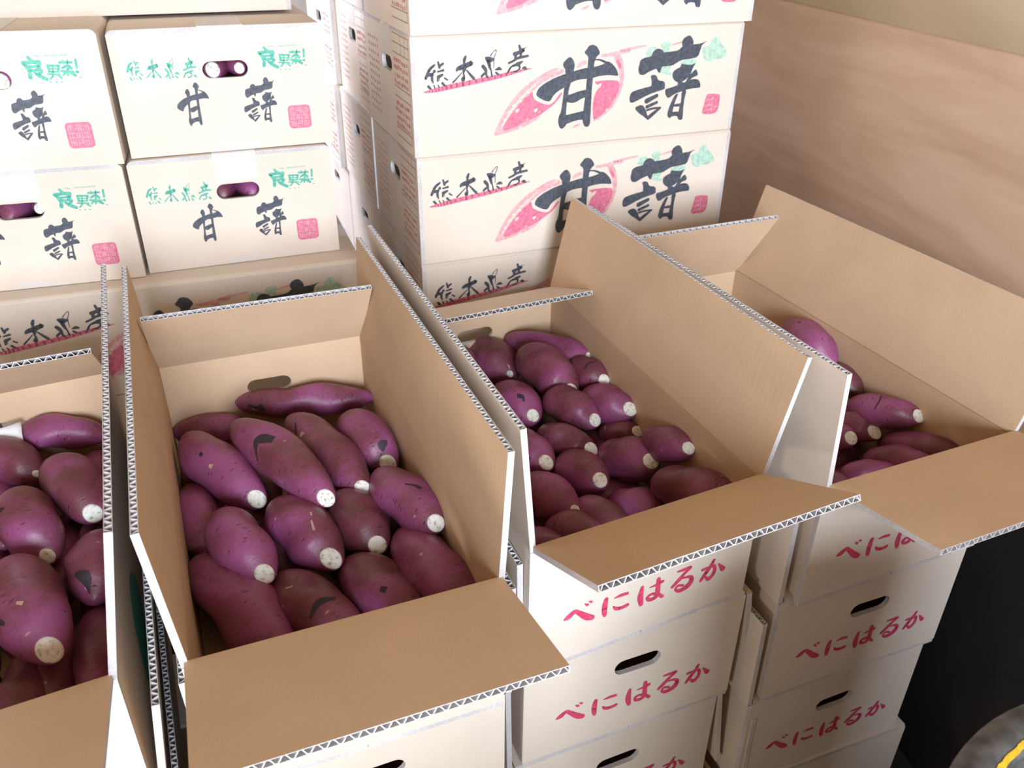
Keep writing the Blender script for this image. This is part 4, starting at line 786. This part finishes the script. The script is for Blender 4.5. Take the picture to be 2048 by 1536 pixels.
# crumpled paper slip by the back wall of the leftmost carton
def paper():
    x, y, zt, th, q, fl, lb = OPEN['L']
    m = frame(x, y, zt - CH, th)
    bm = bmesh.new(); rows = []; rnd = random.Random(5)
    for j in range(7):
        row = []
        for i in range(11):
            u, v = i / 10, j / 6
            p = Vector((.105 + .095 * u, CL - .03 + .004 * math.sin(9 * u + 4 * v) + rnd.uniform(-.002, .002) - .03 * (1 - v), .100 + .036 * v + .012 * u + rnd.uniform(-.0015, .0015)))
            row.append(bm.verts.new(skew(q)(p)))
        rows.append(row)
    for r0, r1 in zip(rows, rows[1:]):
        for a, b, c, d in zip(r0, r0[1:], r1[1:], r1): bm.faces.new((a, b, c, d))
    o = mesh_obj('paper_slip', bm, ['paper'], None, True); o.matrix_world = m
    md = o.modifiers.new('thickness', 'SOLIDIFY'); md.thickness = .0004
    o['label'] = 'crumpled white paper slip at the back of the leftmost open carton'; o['category'] = 'paper'
paper()

# ------------------------------------------------------------------ the room
def struct(name, bm, mats):
    o = mesh_obj(name, bm, mats); o['kind'] = 'structure'; return o
def box(bm, lo, hi, mi=0):
    slab(bm, lo, Vector((1, 0, 0)), Vector((0, 1, 0)), Vector((0, 0, 1)), hi[0] - lo[0], hi[1] - lo[1], hi[2] - lo[2], (mi, mi, mi))
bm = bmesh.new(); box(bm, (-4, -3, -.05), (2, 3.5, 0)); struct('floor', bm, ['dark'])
wd = Vector((-.203, 1, 0)).normalized(); wn = Vector((wd.y, -wd.x, 0))
def wall_board(name, z0, z1, proud, mat, y0=.35, y1=3.0):
    bm = bmesh.new(); o = Vector((.978 - .203 * y0, y0, z0)) - wn * proud
    slab(bm, (0, 0, 0), Vector((0, 1, 0)), Vector((0, 0, 1)), Vector((1, 0, 0)), (y1 - y0) * 1.0204, z1 - z0, .03, (0, 0, 0))
    ob = struct(name, bm, [mat])
    m = Matrix((wn, wd, Vector((0, 0, 1)))).transposed().to_4x4(); m.translation = o
    ob.matrix_world = m
wall_board('wall_right', .62, ZO - .1925, .0, 'plywood')
wall_board('trim_1', ZO - .192, ZO + 1.2, .004, 'board')
wall_board('wall_right_lower', 0, .619, -.002, 'dark')  # lower zone of the right wall, coloured near black
bm = bmesh.new(); box(bm, (-4, 3.0, 0), (.4, 3.05, 2.6)); struct('wall_back', bm, ['render'])
# unseen low wall added behind the viewer to block low light from right-hand cartons
bm = bmesh.new()
box(bm, (-.38, -.34, 0), (1.02, -.26, .83))
struct('light_blocker_front', bm, ['render'])

# dark tub at the lower right corner
def tub():
    cx, cy, R, h = .492, .262, .212, ZO - .555
    root = empty('round_tub', Matrix.Translation((cx, cy, 0)), 'dark round tub with worn yellow stripe on its rim, bottom right corner', 'tub')
    def lathe(prof, mats, name, mis=None):
        bm = bmesh.new(); n = 72; rings = [[bm.verts.new((r * math.cos(2 * math.pi * k / n), r * math.sin(2 * math.pi * k / n), z)) for k in range(n)] for r, z in prof]
        for i, (a, b) in enumerate(zip(rings, rings[1:])):
            for k in range(n): bm.faces.new((a[k], a[(k + 1) % n], b[(k + 1) % n], b[k])).material_index = mis[i] if mis else 0
        if name == 'tub_wall': bm.faces.new(rings[0])
        return mesh_obj(name, bm, mats, root, True)
    lathe([(R * .80, 0), (R * .97, h - .02), (R * .93, h - .02), (R * .77, .012), (.001, .012)], ['rubber'], 'tub_wall')
    prof = [(R * .965, h - .045)] + [(R - .014 + .016 * math.cos(a), h - .014 + .014 * math.sin(a)) for a in [math.radians(-60 + 20 * k) for k in range(15)]] + [(R * .94, h - .045)]
    lathe(prof, ['rubber'], 'rim')
    bm = bmesh.new(); n = 260; rows = []; rnd = random.Random(2)
    for k in range(n + 1):
        a = math.radians(70 + 200 * k / n); wob = .0003 * math.sin(k * .9) + .0003 * math.sin(k * .37) + rnd.uniform(-.0003, .0003); half = .0021 - .0010 * math.cos((k / n) * 6.0 + .4)
        row = []
        for j in range(5):
            b = math.radians(139) + ((j / 4 - .5) * 2 * half + wob) / .015
            r = R - .014 + .0165 * math.cos(b); z = h - .014 + .0147 * math.sin(b)
            row.append(bm.verts.new((r * math.cos(a), r * math.sin(a), z)))
        rows.append(row)
    for a, b in zip(rows, rows[1:]):
        for j in range(4): bm.faces.new((a[j], a[j + 1], b[j + 1], b[j]))
    s = mesh_obj('painted_stripe', bm, ['yellow'], root, True); s['label'] = 'worn yellow stripe'
tub()
